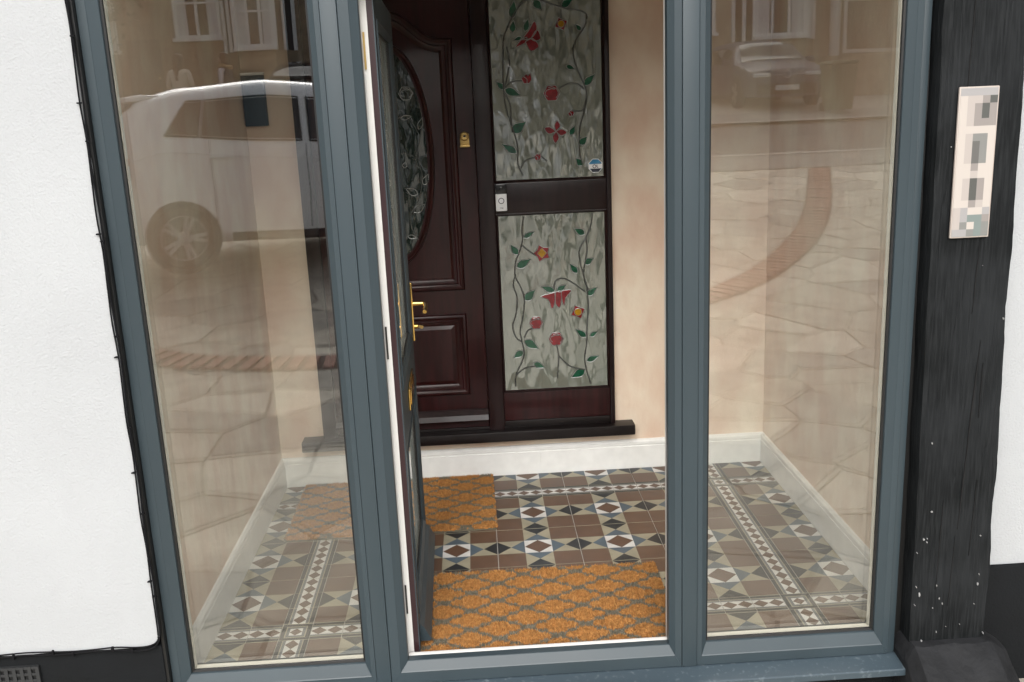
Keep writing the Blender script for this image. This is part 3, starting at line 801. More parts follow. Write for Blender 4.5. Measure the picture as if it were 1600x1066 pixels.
LOWER_LEAVES = [((0.193, 1.158), (0.247, 1.184), 0.0112),
    ((0.166, 1.081), (0.134, 1.129), 0.0143),
    ((0.157, 1.022), (0.224, 1.058), 0.0174),
    ((0.19, 0.866), (0.239, 0.914), 0.0184),
    ((0.476, 1.161), (0.427, 1.188), 0.0143),
    ((0.47, 1.024), (0.515, 1.048), 0.0143),
    ((0.437, 0.982), (0.402, 1.029), 0.0123),
    ((0.479, 0.876), (0.526, 0.911), 0.0143),
    ((0.471, 0.676), (0.42, 0.718), 0.0133),
    ((0.488, 0.678), (0.527, 0.704), 0.0102),
    ((0.179, 0.676), (0.247, 0.63), 0.0184),
    ((0.172, 0.625), (0.125, 0.592), 0.0153),
    ((0.218, 0.563), (0.271, 0.537), 0.0143),
    ((0.469, 0.56), (0.529, 0.582), 0.0133),
    ((0.46, 0.516), (0.394, 0.482), 0.0184),
    ((0.331, 0.901), (0.263, 0.929), 0.0133),
    ((0.339, 0.901), (0.385, 0.931), 0.0133)]
LOWER_PETALS = [[(0.33, 0.897), (0.264, 0.881), (0.298, 0.863), (0.313, 0.821), (0.328, 0.845)],
    [(0.333, 0.897), (0.331, 0.845), (0.35, 0.824), (0.359, 0.865), (0.358, 0.903)],
    [(0.36, 0.903), (0.361, 0.865), (0.372, 0.832), (0.38, 0.869), (0.406, 0.904)]]
LOWER_DISCS = [((0.276, 1.083), 0.0408, 'star5'),
    ((0.238, 0.757), 0.0306, 'rose'),
    ((0.329, 0.675), 0.0327, 'rose'),
    ((0.435, 0.799), 0.0347, 'star4')]
OVAL_VINES = [[(-0.242, 1.773), (-0.233, 1.68), (-0.262, 1.556), (-0.248, 1.45), (-0.27, 1.355), (-0.313, 1.281), (-0.306, 1.216), (-0.282, 1.171)],
    [(-0.358, 1.706), (-0.294, 1.714), (-0.251, 1.639)],
    [(-0.336, 1.559), (-0.284, 1.547), (-0.261, 1.493)],
    [(-0.327, 1.389), (-0.285, 1.366), (-0.27, 1.355)]]
OVAL_LEAVES = [((-0.326, 1.71), (-0.278, 1.718), 0.0092),
    ((-0.25, 1.66), (-0.231, 1.711), 0.0102),
    ((-0.274, 1.376), (-0.326, 1.405), 0.0143),
    ((-0.295, 1.297), (-0.242, 1.332), 0.0153),
    ((-0.244, 1.418), (-0.22, 1.464), 0.0122),
    ((-0.325, 1.496), (-0.318, 1.522), 0.0092),
    ((-0.33, 1.189), (-0.287, 1.182), 0.0082)]
OVAL_PETALS = []
OVAL_DISCS = [((-0.297, 1.816), 0.0286, 'rose')]

def smooth_path(p, k=6):
    if len(p) < 3: return p
    out = []
    q = [p[0]] + list(p) + [p[-1]]
    for i in range(1, len(q) - 2):
        for j in range(k):
            t = j / k
            out.append(tuple(0.5 * (2 * q[i][d] + (q[i + 1][d] - q[i - 1][d]) * t + (2 * q[i - 1][d] - 5 * q[i][d] + 4 * q[i + 1][d] - q[i + 2][d]) * t * t + (3 * q[i][d] - q[i - 1][d] - 3 * q[i + 1][d] + q[i + 2][d]) * t ** 3) for d in (0, 1)))
    out.append(p[-1])
    return out
def outline_tube(pts, y, r=0.0021):
    return MB().tube([(x, y, z) for x, z in list(pts) + [pts[0]]], r, 5)
def disc_poly(c, r, kind, rot=0.0):
    P = []
    if kind.startswith('star'):
        n = int(kind[4])
        for k in range(2 * n):
            a = rot + math.pi / 2 + math.pi * k / n + math.pi / n * 0.5
            q = r if k % 2 == 0 else r * 0.66
            P.append((c[0] + q * math.cos(a), c[1] + q * math.sin(a)))
    elif kind == 'tulip':
        P = [(c[0] - r, c[1] + r * .1), (c[0] - r * .5, c[1] - r * .9), (c[0] + r * .5, c[1] - r * .9), (c[0] + r, c[1] - r * .2), (c[0] + r * .85, c[1] + r), (c[0] + r * .3, c[1] + r * .5), (c[0], c[1] + r * .9), (c[0] - r * .4, c[1] + r * .6)]
    else:
        for k in range(18):
            a = 2 * math.pi * k / 18; q = r * (1 + 0.07 * math.cos(6 * a))
            P.append((c[0] + q * math.cos(a), c[1] + q * math.sin(a)))
    return P
def stained(pane, yf, vines, leaves, petals, discs, zmax, colors=True, lead='lead'):
    gm = 'leaf_green' if colors else 'oval_glass'
    rm = 'petal_red' if colors else 'oval_glass'
    for v in vines:
        p = [q for q in smooth_path(v) if q[1] < zmax]
        if len(p) > 1: add('lead_line', MB().tube([(x, yf - .0012, z) for x, z in p], 0.0034 if colors else 0.0022, 6), lead, pane, smooth=True)
    for a, b, w in leaves:
        a, b = Vector(a), Vector(b)
        if min(a.y, b.y) > zmax: continue
        d = b - a; n = Vector((-d.y, d.x)).normalized(); pts = []
        for s in (1, -1):
            for k in range(7):
                t = k / 7 if s == 1 else 1 - k / 7
                q = a + d * t + n * s * w * (math.sin(math.pi * min(1, t ** 0.8)) + 0.10 * math.sin(2 * math.pi * t))
                pts.append((q.x, min(q.y, zmax)))
        o = add('leaf', MB().prism_y(pts, yf - 0.0022, yf - 0.0002), gm, pane)
        add('lead_outline', outline_tube(pts, yf - .0018, 0.0019), 'lead_bright', o, smooth=True)
    for P in petals:
        P = smooth_path(list(P) + [P[0]], 3)[:-1]
        o = add('petal', MB().prism_y(P, yf - 0.0022, yf - 0.0002), rm, pane)
        add('lead_outline', outline_tube(P, yf - .0018, 0.0020), 'lead_bright', o, smooth=True)
    for c, r, kind in discs:
        P = disc_poly(c, r, kind)
        o = add('flower', MB().prism_y(P, yf - 0.0022, yf - 0.0002), rm, pane)
        lm = outline_tube(P, yf - .0018, 0.0021)
        if kind.startswith('star'):
            q = [(c[0] + r * .52 * math.cos(a), c[1] + r * .58 * math.sin(a)) for a in [math.pi / 2 * k for k in range(4)]] if kind == 'star5' else [(c[0] + r * .5 * math.cos(a), c[1] + r * .5 * math.sin(a)) for a in [2 * math.pi * k / 12 for k in range(12)]]
            add('flower_centre', MB().prism_y(q, yf - 0.0038, yf - 0.0023), 'petal_yellow', o)
            lm.tube([(x, yf - .003, z) for x, z in q + [q[0]]], 0.0016, 5)
        elif kind == 'rose':
            for s in (1, -1):
                lm.tube([(c[0] + s * r * .85 * math.cos(a), yf - .0024, c[1] + r * .8 * math.sin(a) * (1 if s > 0 else .7)) for a in (-.9, -.4, .1, .7, 1.5, 2.1)], 0.0018, 5)
        else:
            lm.tube([(c[0] - r * .5, yf - .0024, c[1] + r * .4), (c[0] + r * .1, yf - .0024, c[1] - r * .1), (c[0] + r * .1, yf - .0024, c[1] - r * .8)], 0.0018, 5)
        add('lead_outline', lm, 'lead_bright', o, smooth=True)
pane_u = add('stained_glass', MB().box(0.0712, 0.5778, 0.600, 0.604, 1.4086, 2.2744), 'obscure_glass', dfm)
pane_l = add('stained_glass', MB().box(0.0712, 0.5778, 0.600, 0.604, 0.4246, 1.2714), 'obscure_glass', dfm)
stained(pane_u, 0.600, UPPER_VINES, UPPER_LEAVES, UPPER_PETALS, UPPER_DISCS, 2.262)
stained(pane_l, 0.600, LOWER_VINES, LOWER_LEAVES, LOWER_PETALS, LOWER_DISCS, 1.262)
stained(ogl, LF - 0.004, OVAL_VINES, OVAL_LEAVES, OVAL_PETALS, OVAL_DISCS, 1.99, False, 'lead')

st = thing('window_sticker', (0.531, 0.5985, 1.436), 'small blue and white octagonal sticker on the upper sidelight glass', 'sticker')
oc = lambda r, z0=-9, z1=9: [(0.531 + r * math.cos(a), max(z0, min(z1, 1.467 + r * math.sin(a)))) for a in [math.pi / 8 + math.pi / 4 * k for k in range(8)]]
add('border', MB().prism_y(oc(0.0335), 0.5985, 0.5996), 'sticker_white', st)
add('blue_field', MB().prism_y(oc(0.0305), 0.5980, 0.5984), 'sticker_blue', st)
add('white_band', MB().box(0.502, 0.560, 0.5975, 0.5979, 1.4545, 1.4745), 'sticker_white', st)
sg = MB()
for k in range(12):
    a, b = 2 * math.pi * k / 12, 2 * math.pi * (k + 1) / 12
    sg.prism_y([(0.526 + r * math.cos(t), 1.4645 + r * math.sin(t)) for r, t in ((.0085, a), (.0085, b), (.0055, b), (.0055, a))], 0.5970, 0.5974)
sg.box(0.536, 0.539, 0.5970, 0.5974, 1.458, 1.472); sg.box(0.539, 0.544, 0.5970, 0.5974, 1.458, 1.461); sg.box(0.517, 0.546, 0.5970, 0.5974, 1.4525, 1.4537)
add('printing', sg, 'sticker_dark', st)
add('lower_field', MB().prism_y([(0.507, 1.4543), (0.555, 1.4543), (0.5455, 1.439), (0.5165, 1.439)], 0.5976, 0.5979), 'sticker_dark', st)

bell = thing('video_doorbell', (0.100, 0.58, 1.286), 'white and black video doorbell on the dark door frame transom', 'doorbell')
add('battery_cover', MB().box(0.0745, 0.1245, 0.560, 0.5915, 1.287, 1.364), 'bell_white', bell, bevel=0.004)
add('camera_housing', MB().box(0.0745, 0.1245, 0.559, 0.5915, 1.3645, 1.408), 'bell_black', bell, bevel=0.004)
add('button', MB().lathe((0.0995, 0.5599, 1.333), (0, -1, 0), [(0.0135, 0), (0.0135, 0.0015), (0.0105, 0.0022), (0.0102, 0.0008)], 24), 'sticker_dark', bell)
add('button_face', MB().lathe((0.0995, 0.5599, 1.333), (0, -1, 0), [(0.0102, 0), (0.0102, 0.0018)], 24), 'bell_white', bell)
add('lens', MB().lathe((0.0995, 0.5589, 1.388), (0, -1, 0), [(0.009, 0), (0.008, 0.003), (0.004, 0.004)], 20), 'bell_black', bell, smooth=True)
def text(s, size, loc, m, parent, rot=(math.pi / 2, 0, 0), name='lettering'):
    cu = bpy.data.curves.new(name, 'FONT'); cu.body = s; cu.size = size; cu.extrude = 0.0002; cu.align_x = 'CENTER'; cu.align_y = 'CENTER'
    tmp = bpy.data.objects.new('tmp', cu); COL.objects.link(tmp)
    bpy.context.view_layer.update()
    me = bpy.data.meshes.new_from_object(tmp.evaluated_get(bpy.context.evaluated_depsgraph_get()))
    bpy.data.objects.remove(tmp)
    me.materials.clear(); me.materials.append(MATS[m])
    o = bpy.data.objects.new(name, me); COL.objects.link(o)
    o.parent = parent
    if parent.type == 'EMPTY': o.matrix_parent_inverse = parent.matrix_basis.inverted() if False else T3(parent.location).inverted()
    o.location = loc; o.rotation_euler = rot
    return o
text('ring', 0.010, (0.0995, 0.5597, 1.302), 'sticker_dark', bell)

# ------------------------------------------------------------------ black timber post, stone pad, plaque, cable
def rough_post():
    nx, nz = 14, 90
    m = MB(); ring = []
    def base(t):
        xl = 1.2865 - 0.0125 * t * 2.2 / 2; xr = 1.526 - 0.013 * t * 2.2
        return xl, xr
    za, zb = 0.035, 2.35
    for k in range(nz + 1):
        z = za + (zb - za) * k / nz; t = (z - za) / (zb - za)
        xl = 1.2860 - 0.021 * t; xr = 1.5270 - 0.030 * t
        xl += 0.0035 * noise.noise((z * 9, 0.3, 1.0)); xr += 0.006 * noise.noise((z * 5, 4.3, 1.0)) + 0.002 * noise.noise((z * 30, 4.3, 1.0))
        row = [(xl, -0.985, z)]
        for i in range(nx + 1):
            u = i / nx; x = xl + (xr - xl) * u
            edge = min(u, 1 - u) * nx
            y = -1.078 + (0.006 if edge < .5 else 0.0015 if edge < 1.5 else 0)
            y += 0.0020 * noise.noise((x * 14, z * 2.2, 5)) + 0.0008 * noise.noise((x * 70, z * 6, 2))
            row.append((x, y, z))
        row.append((xr, -0.985, z))
        ring.append(row)
    w = nx + 3; v = [p for r in ring for p in r]; f = []
    for k in range(nz):
        for i in range(w - 1): f.append((k * w + i, k * w + i + 1, (k + 1) * w + i + 1, (k + 1) * w + i))
    f.append(list(range(w))); f.append([nz * w + i for i in range(w)])
    return m.add(v, f)
post = thing('timber_post', (1.40, -1.03, 0.03), 'thick black painted timber post with cracks and white paint flecks', 'post')
add('beam', rough_post(), 'timber_black', post, smooth=True, auto=0.9)
def crack(pts, w):
    m = MB(); n = len(pts)
    v = []
    for i, (x, z) in enumerate(pts):
        ww = w * math.sin(math.pi * (i + .3) / (n - .4)) * random.uniform(.6, 1.2)
        v += [(x - ww, -1.0812, z), (x + ww, -1.0812, z), (x + ww, -1.070, z), (x - ww, -1.070, z)]
    f = []
    for i in range(n - 1):
        for k in range(4): f.append((i * 4 + k, i * 4 + (k + 1) % 4, i * 4 + 4 + (k + 1) % 4, i * 4 + 4 + k))
    f += [(0, 1, 2, 3), tuple(4 * n - 4 + k for k in range(4))]
    return m.add(v, f)
for x0, z0, x1, z1, w in ((1.352, 2.05, 1.345, 1.72, .0014), (1.412, 1.30, 1.405, 1.10, .0015), (1.437, 1.02, 1.420, 0.66, .0018), (1.424, 0.72, 1.410, 0.42, .0016), (1.405, 0.40, 1.398, 0.16, .0012), (1.36, 0.52, 1.355, 0.22, .0011), (1.46, 0.58, 1.452, 0.33, .0011), (1.395, 1.62, 1.388, 1.36, .0012), (1.45, 0.95, 1.448, .78, .001)):
    n = 16
    pts = [(x0 + (x1 - x0) * k / n + 0.0016 * noise.noise((k * .7, x0 * 30, 0)), z0 + (z1 - z0) * k / n) for k in range(n + 1)]
    add('crack', crack(pts, w), 'crack_dark', post)
fl = MB()
for _ in range(28):
    z = 0.04 + abs(random.gauss(0, 0.26)) if random.random() < .8 else random.uniform(0.05, 1.6)
    x = random.uniform(1.292, 1.515) if random.random() < .8 else random.choice((1.291, 1.519)) + random.uniform(-.002, .002)
    r = random.choice((.0010, .0012, .0015, .0018, .0026)) * random.uniform(.6, 1.2); h = r * random.uniform(0.8, 3.2)
    P = [(x + r * math.cos(a) * random.uniform(.6, 1.2), z + h * math.sin(a) * random.uniform(.6, 1.2)) for a in [2 * math.pi * k / 7 for k in range(7)]]
    fl.prism_y(P, -1.0818, -1.072)
o = add('paint_fleck', fl, 'paint_fleck', post); o['kind'] = 'stuff'
nl = MB()
for k in range(4): nl.lathe((1.372 + random.uniform(-.06, .1), -1.0785, 1.83 + .05 * k), (0, -1, 0), [(0.003, 0), (0.003, .0015)], 8)

# stone pad below the post
pad = MB(); nu, nv = 26, 16; rows = []
px0, px1, py0, py1, ptop = 1.262, 1.602, -1.225, -0.99, 0.040
sections = [(py1, 0.046), (-1.06, 0.043), (-1.105, 0.040), (-1.112, 0.036), (-1.145, 0.014), (-1.185, -0.012), (-1.205, -0.026), (-1.212, -0.034), (-1.220, -0.09), (-1.226, -0.24)]
v = []
for i in range(nu + 1):
    u = i / nu; x = px0 + (px1 - px0) * u
    for y, z in sections:
        sh = 0.0
        if u > 0.80: sh = (u - 0.80) / 0.20
        zz = z - 0.05 * sh + (0.016 * noise.noise((x * 9, 3.1, 3)) if -1.22 < y < -1.14 else 0) + 0.004 * noise.noise((x * 22, y * 22, 3)) + 0.003 * noise.noise((x * 60, y * 60, 3))
        if u < 0.06: zz -= 0.05 * (0.06 - u) / 0.06
        yy = y + 0.007 * noise.noise((x * 10, z * 16, 8)) + (0.03 * sh * sh if y < -1.1 else 0)
        v.append((x, yy, zz))
w = len(sections); f = []
for i in range(nu):
    for j in range(w - 1): f.append((i * w + j, (i + 1) * w + j, (i + 1) * w + j + 1, i * w + j + 1))
pad.add(v, f)
b0 = [(px0, y, -0.4) for y, z in sections]
lo = len(pad.v)
e0 = [0 * w + j for j in range(w)]; e1 = [nu * w + j for j in range(w)]
pad.v += [(px0, py1, -0.3), (px0, -1.23, -0.3), (px1, py1, -0.3), (px1, -1.20, -0.3)]
pad.f += [e0 + [lo + 1, lo], e1[::-1] + [lo + 2, lo + 3]]; pad.m += [0, 0]
tag(add('stone_pad', pad, 'stone_black', smooth=True, auto=0.28), 'black painted rough stone block under the timber post', 'stone')

plq = thing('number_plaque', (1.376, -1.085, 1.32), 'narrow cream house plaque with blurred dark figures on the black post', 'plaque')
tilt = 0.004
QX0, QX1, QZ0, QZ1 = 1.318, 1.430, 1.326, 1.742
BX('plate', QX0, QX1, -1.0905, -1.0825, QZ0, QZ1, 'plaque_cream', plq, 0.003)
art = ["55555", "01123", "01232", "01232", "01222", "00000", "01770", "01470", "01470", "01470", "00200", "00100", "01320", "01320", "01320", "00210", "15005", "15662", "17067", "55767"]
pm = MB(); ncol, nrow = 5, len(art)
for r, row in enumerate(art):
    for c, ch in enumerate(row):
        a0 = QX0 + .004 + (QX1 - QX0 - .008) * c / ncol; a1 = QX0 + .004 + (QX1 - QX0 - .008) * (c + 1) / ncol
        b1 = QZ1 - .004 - (QZ1 - QZ0 - .008) * r / nrow; b0_ = QZ1 - .004 - (QZ1 - QZ0 - .008) * (r + 1) / nrow
        pm.add([(a0, -1.0912, b0_), (a1, -1.0912, b0_), (a1, -1.0912, b1), (a0, -1.0912, b1)], [(0, 1, 2, 3)], int(ch))
add('print', pm, ['plaque_print_%d' % i for i in range(8)], plq)

cab = thing('cable', (-1.05, -1.06, 0.19), 'thin black cable clipped along the edge of the left white wall', 'cable')
c1 = [(-1.050, 2.4)] + [(-1.0495 + 0.0022 * math.sin(k * 1.7), 2.3 - k * 0.10) for k in range(20)] + [(-1.050, 0.30), (-1.050, 0.235), (-1.055, 0.205), (-1.070, 0.182), (-1.095, 0.171), (-1.14, 0.171)] + [(-1.19 - k * 0.05, 0.176 + 0.0022 * math.sin(k * 1.4)) for k in range(30)]
add('lead', MB().tube([(x, -1.066, z) for x, z in smooth_path(c1, 4)], 0.0026, 7), 'cable_black', cab, smooth=True)
c2 = [(-1.056, 2.4)] + [(-1.0555 + 0.0022 * math.sin(k * 2.1 + 1), 2.3 - k * 0.10) for k in range(20)] + [(-1.056, 0.28), (-1.057, 0.22), (-1.064, 0.196), (-1.09, 0.184), (-1.13, 0.182)] + [(-1.19 - k * 0.05, 0.184 + 0.0025 * math.sin(k * 1.1 + 2)) for k in range(30)]
add('lead', MB().tube([(x, -1.0655, z) for x, z in smooth_path(c2, 4)], 0.0023, 7), 'cable_black', cab, smooth=True)
for x, z, v_ in [(-1.050, 1.97 - .27 * k, 1) for k in range(7)] + [(-1.058, 1.80 - .35 * k, 1) for k in range(5)] + [(-1.14 - .09 * k + (k % 2) * .03, 0.1755 + (k % 2) * .007, 0) for k in range(6)]:
    q = MB()
    if v_: q.box(x - .004, x + .0055, -1.0700, -1.062, z - .002, z + .002).lathe((x - .0045, -1.066, z), (0, -1, 0), [(0.0022, 0), (0.0022, .0045)], 8)
    else: q.box(x - .003, x + .003, -1.0705, -1.055, z - .0075, z + .006).lathe((x, -1.062, z - .008), (0, -1, 0), [(0.003, 0), (0.003, .008)], 8)
    add('cable_clip', q, 'cable_black', cab)

# ------------------------------------------------------------------ the street behind the camera (seen in the window reflections)
mat('mortar', (0.30, 0.27, 0.225), 0.95, vary=0.3, vscale=6)
mat('paving_a', (0.50, 0.46, 0.385), 0.9, vary=0.3, vscale=5, bump=0.6, bscale=8, bdist=0.022)
mat('paving_b', (0.40, 0.375, 0.325), 0.9, vary=0.3, vscale=5, bump=0.6, bscale=8, bdist=0.022)
mat('paving_c', (0.60, 0.555, 0.465), 0.9, vary=0.25, vscale=5, bump=0.6, bscale=8, bdist=0.022)
mat('brick_red', (0.40, 0.24, 0.19), 0.9, vary=0.4, vscale=20)
mat('asphalt', (0.105, 0.10, 0.10), 0.9, vary=0.25, vscale=3)
mat('pavement_grey', (0.25, 0.24, 0.22), 0.9, vary=0.2, vscale=3)
mat('kerb_stone', (0.40, 0.39, 0.36), 0.9)
mat('grass_ground', (0.10, 0.11, 0.06), 0.95, vary=0.4, vscale=1)
mat('house_brick', (0.36, 0.28, 0.19), 0.9, vary=0.35, vscale=4, bump=0.4, bscale=30)
mat('house_cream', (0.50, 0.42, 0.31), 0.9, vary=0.15, vscale=2)
mat('roof_tile', (0.12, 0.06, 0.05), 0.9, vary=0.3, vscale=8)
mat('window_white', (0.86, 0.86, 0.86), 0.4)
mat('window_dark', (0.035, 0.04, 0.045), 0.08)
mat('curtain', (0.70, 0.70, 0.72), 0.9)
mat('garage_brown', (0.12, 0.075, 0.05), 0.6)
mat('pipe_white', (0.75, 0.74, 0.70), 0.5)
mat('paint_white', (0.85, 0.86, 0.88), 0.22, coat=0.7)
mat('paint_silver', (0.30, 0.30, 0.30), 0.3, metal=0.4, coat=0.6)
mat('paint_navy', (0.075, 0.075, 0.12), 0.45, coat=0.15)
mat('paint_black', (0.015, 0.015, 0.017), 0.2, coat=0.8)
mat('car_glass', (0.02, 0.022, 0.025), 0.05, spec=0.8)
mat('tyre', (0.012, 0.012, 0.012), 0.8)
mat('alloy', (0.40, 0.40, 0.41), 0.3, metal=0.7)
mat('trim_black', (0.012, 0.012, 0.013), 0.5)
mat('chrome', (0.8, 0.8, 0.82), 0.12, metal=1.0)
mat('lamp_red', (0.40, 0.03, 0.025), 0.15)
mat('lamp_clear', (0.75, 0.76, 0.78), 0.1)
mat('number_plate', (0.75, 0.75, 0.72), 0.4)
mat('bin_green', (0.055, 0.085, 0.035), 0.5)
mat('skin', (0.55, 0.33, 0.24), 0.6)
mat('hair_brown', (0.07, 0.035, 0.018), 0.6)
mat('coat_beige', (0.68, 0.60, 0.48), 0.9)
mat('gilet_navy', (0.05, 0.055, 0.07), 0.8)
mat('sleeve_pale', (0.58, 0.54, 0.56), 0.9)
mat('fur_tan', (0.34, 0.22, 0.11), 0.95)
mat('trousers_dark', (0.03, 0.03, 0.035), 0.9)
mat('bark', (0.09, 0.065, 0.045), 0.95, bump=0.6, bscale=30)
mat('foliage', (0.075, 0.085, 0.035), 0.8, vary=0.5, vscale=4)
mat('foliage_b', (0.055, 0.06, 0.03), 0.8, vary=0.4, vscale=4)

YS = [40, 6, -1.0, -3.0, -4.985, -6.3, -7.685, -9.5, -11.5, -13.4]
def strip(name, ys, x0, x1, dz, m, kind='structure'):
    mb = MB()
    for a, b in zip(ys, ys[1:]):
        mb.add([(x0, a, gz(a) + dz), (x0, b, gz(b) + dz), (x1, b, gz(b) + dz), (x1, a, gz(a) + dz)], [(0, 1, 2, 3)])
    return tag(add(name, mb, m), kind=kind)
strip('ground', [60, -0.985, -4.985, -7.685, -13.385, -17.585, -19.985, -25.985, -60.985, -300], -300, 300, -0.03, 'grass_ground')
drive = strip('driveway', [-0.94, -2, -4.985, -7.685, -10, -12.35], -9, 9.5, -0.003, 'mortar')
# crazy paving: clipped Voronoi cells
def half(poly, mx, my, nx, ny):
    out = []
    for i in range(len(poly)):
        a, b = poly[i - 1], poly[i]
        da = (a[0] - mx) * nx + (a[1] - my) * ny; db = (b[0] - mx) * nx + (b[1] - my) * ny
        if (da <= 0) != (db <= 0):
            t = da / (da - db); out.append((a[0] + (b[0] - a[0]) * t, a[1] + (b[1] - a[1]) * t))
        if db <= 0: out.append(b)
    return out
rng = random.Random(21)
seeds = []
tries = 0
while len(seeds) < 560 and tries < 60000:
    tries += 1
    p = (rng.uniform(-6.2, 7.2), rng.uniform(-12.3, -1.15))
    if all(math.hypot((p[0] - q[0]) * 0.8, (p[1] - q[1]) * 1.3) > rng.choice((0.24, 0.34, 0.44)) for q in seeds): seeds.append(p)
BP = [(5.12, -12.32), (4.82, -11.49), (4.37, -10.26), (3.9, -9.1), (3.49, -8.28), (3.11, -7.65), (2.7, -7.05), (2.3, -6.59), (2.02, -6.35), (1.2, -5.75), (0.1, -5.35), (-1.1, -5.08), (-2.0, -5.2), (-2.6, -5.45), (-3.6, -6.1), (-4.6, -7.0), (-5.6, -8.2)]
BPs = smooth_path(BP, 24)
seeds.sort(key=lambda q: (0 if (-4.0 < q[0] < -0.3 or 0.6 < q[0] < 6.2) else 6) - q[1])
rest = MB(); RM = ['paving_a', 'paving_b', 'paving_c']
for i, s in enumerate(seeds):
    poly = [(-6.6, -12.34), (7.6, -12.34), (7.6, -1.12), (-6.6, -1.12)]
    near = sorted((q for q in seeds if q is not s), key=lambda q: (q[0] - s[0]) ** 2 + (q[1] - s[1]) ** 2)[:26]
    for q in near:
        w = 0.008
        dx, dy = q[0] - s[0], q[1] - s[1]; l = math.hypot(dx, dy)
        poly = half(poly, (s[0] + q[0]) / 2 - dx / l * w, (s[1] + q[1]) / 2 - dy / l * w, dx / l, dy / l)
        if len(poly) < 3: break
    if len(poly) < 3: continue
    # ragged edges
    pp = []
    for k in range(len(poly)):
        a, b = poly[k], poly[(k + 1) % len(poly)]
        pp.append(a)
        if math.hypot(a[0] - b[0], a[1] - b[1]) > 0.25:
            pp.append(((a[0] + b[0]) / 2 + rng.uniform(-.012, .012), (a[1] + b[1]) / 2 + rng.uniform(-.012, .012)))
    m = MB().prism_z(pp, -0.05, rng.uniform(0.001, 0.006), inset=0.012, drop=0.003)
    for k, (x, y, z) in enumerate(m.v): m.v[k] = (x, y, z + gz(y))
    k = rng.choice((0, 0, 1, 2))
    if i < 298: add('paving_stone', m, RM[k], drive)
    else: rest.add(m.v, m.f, k)
rs = add('paving_stones', rest, RM, drive); rs['kind'] = 'stuff'
mat('brick_joint', (0.10, 0.075, 0.06), 0.95)
rb = MB()
for a, b in zip(BPs, BPs[1:]):
    t = (Vector(b) - Vector(a)).normalized(); n = Vector((-t.y, t.x)) * 0.162
    rb.add([(p[0] + n.x * k, p[1] + n.y * k, gz(p[1] + n.y * k) + 0.0115) for p, k in ((a, -1), (a, 1), (b, 1), (b, -1))], [(0, 1, 2, 3)])
add('brick_bed', rb, 'brick_joint', drive)
acc = 0.0; last = Vector(BPs[0]); nb = 0
for a, b in zip(BPs, BPs[1:]):
    a, b = Vector(a), Vector(b); acc += (b - a).length
    if acc > 0.108:
        acc = 0; t = (b - a).normalized(); n = Vector((-t.y, t.x))
        hw, hl = 0.145, 0.040
        P = [(b.x + n.x * hw * i + t.x * hl * j, b.y + n.y * hw * i + t.y * hl * j) for i, j in ((-1, -1), (1, -1), (1, 1), (-1, 1))]
        m = MB().prism_z(P, -0.05, 0.020 + rng.uniform(-.002, .002), inset=0.008, drop=0.004)
        for k, (x, y, z) in enumerate(m.v): m.v[k] = (x, y, z + gz(y))
        add('brick', m, 'brick_red', drive)
foot = strip('footpath', [-12.42, -13.385, -13.6], -60, 60, 0.0, 'pavement_grey')
kerb = strip('kerb', [-13.605, -13.75], -60, 60, 0.012, 'kerb_stone')
road = strip('road', [-13.76, -15.5, -17.4], -60, 60, -0.02, 'asphalt')
kerb2 = strip('kerb', [-17.41, -17.54], -60, 60, 0.05, 'kerb_stone')
foot2 = strip('footpath', [-17.55, -19.0], -60, 60, 0.03, 'pavement_grey')
fore = strip('forecourt', [-19.01, -19.985, -24.5], -60, 60, 0.02, 'paving_b')

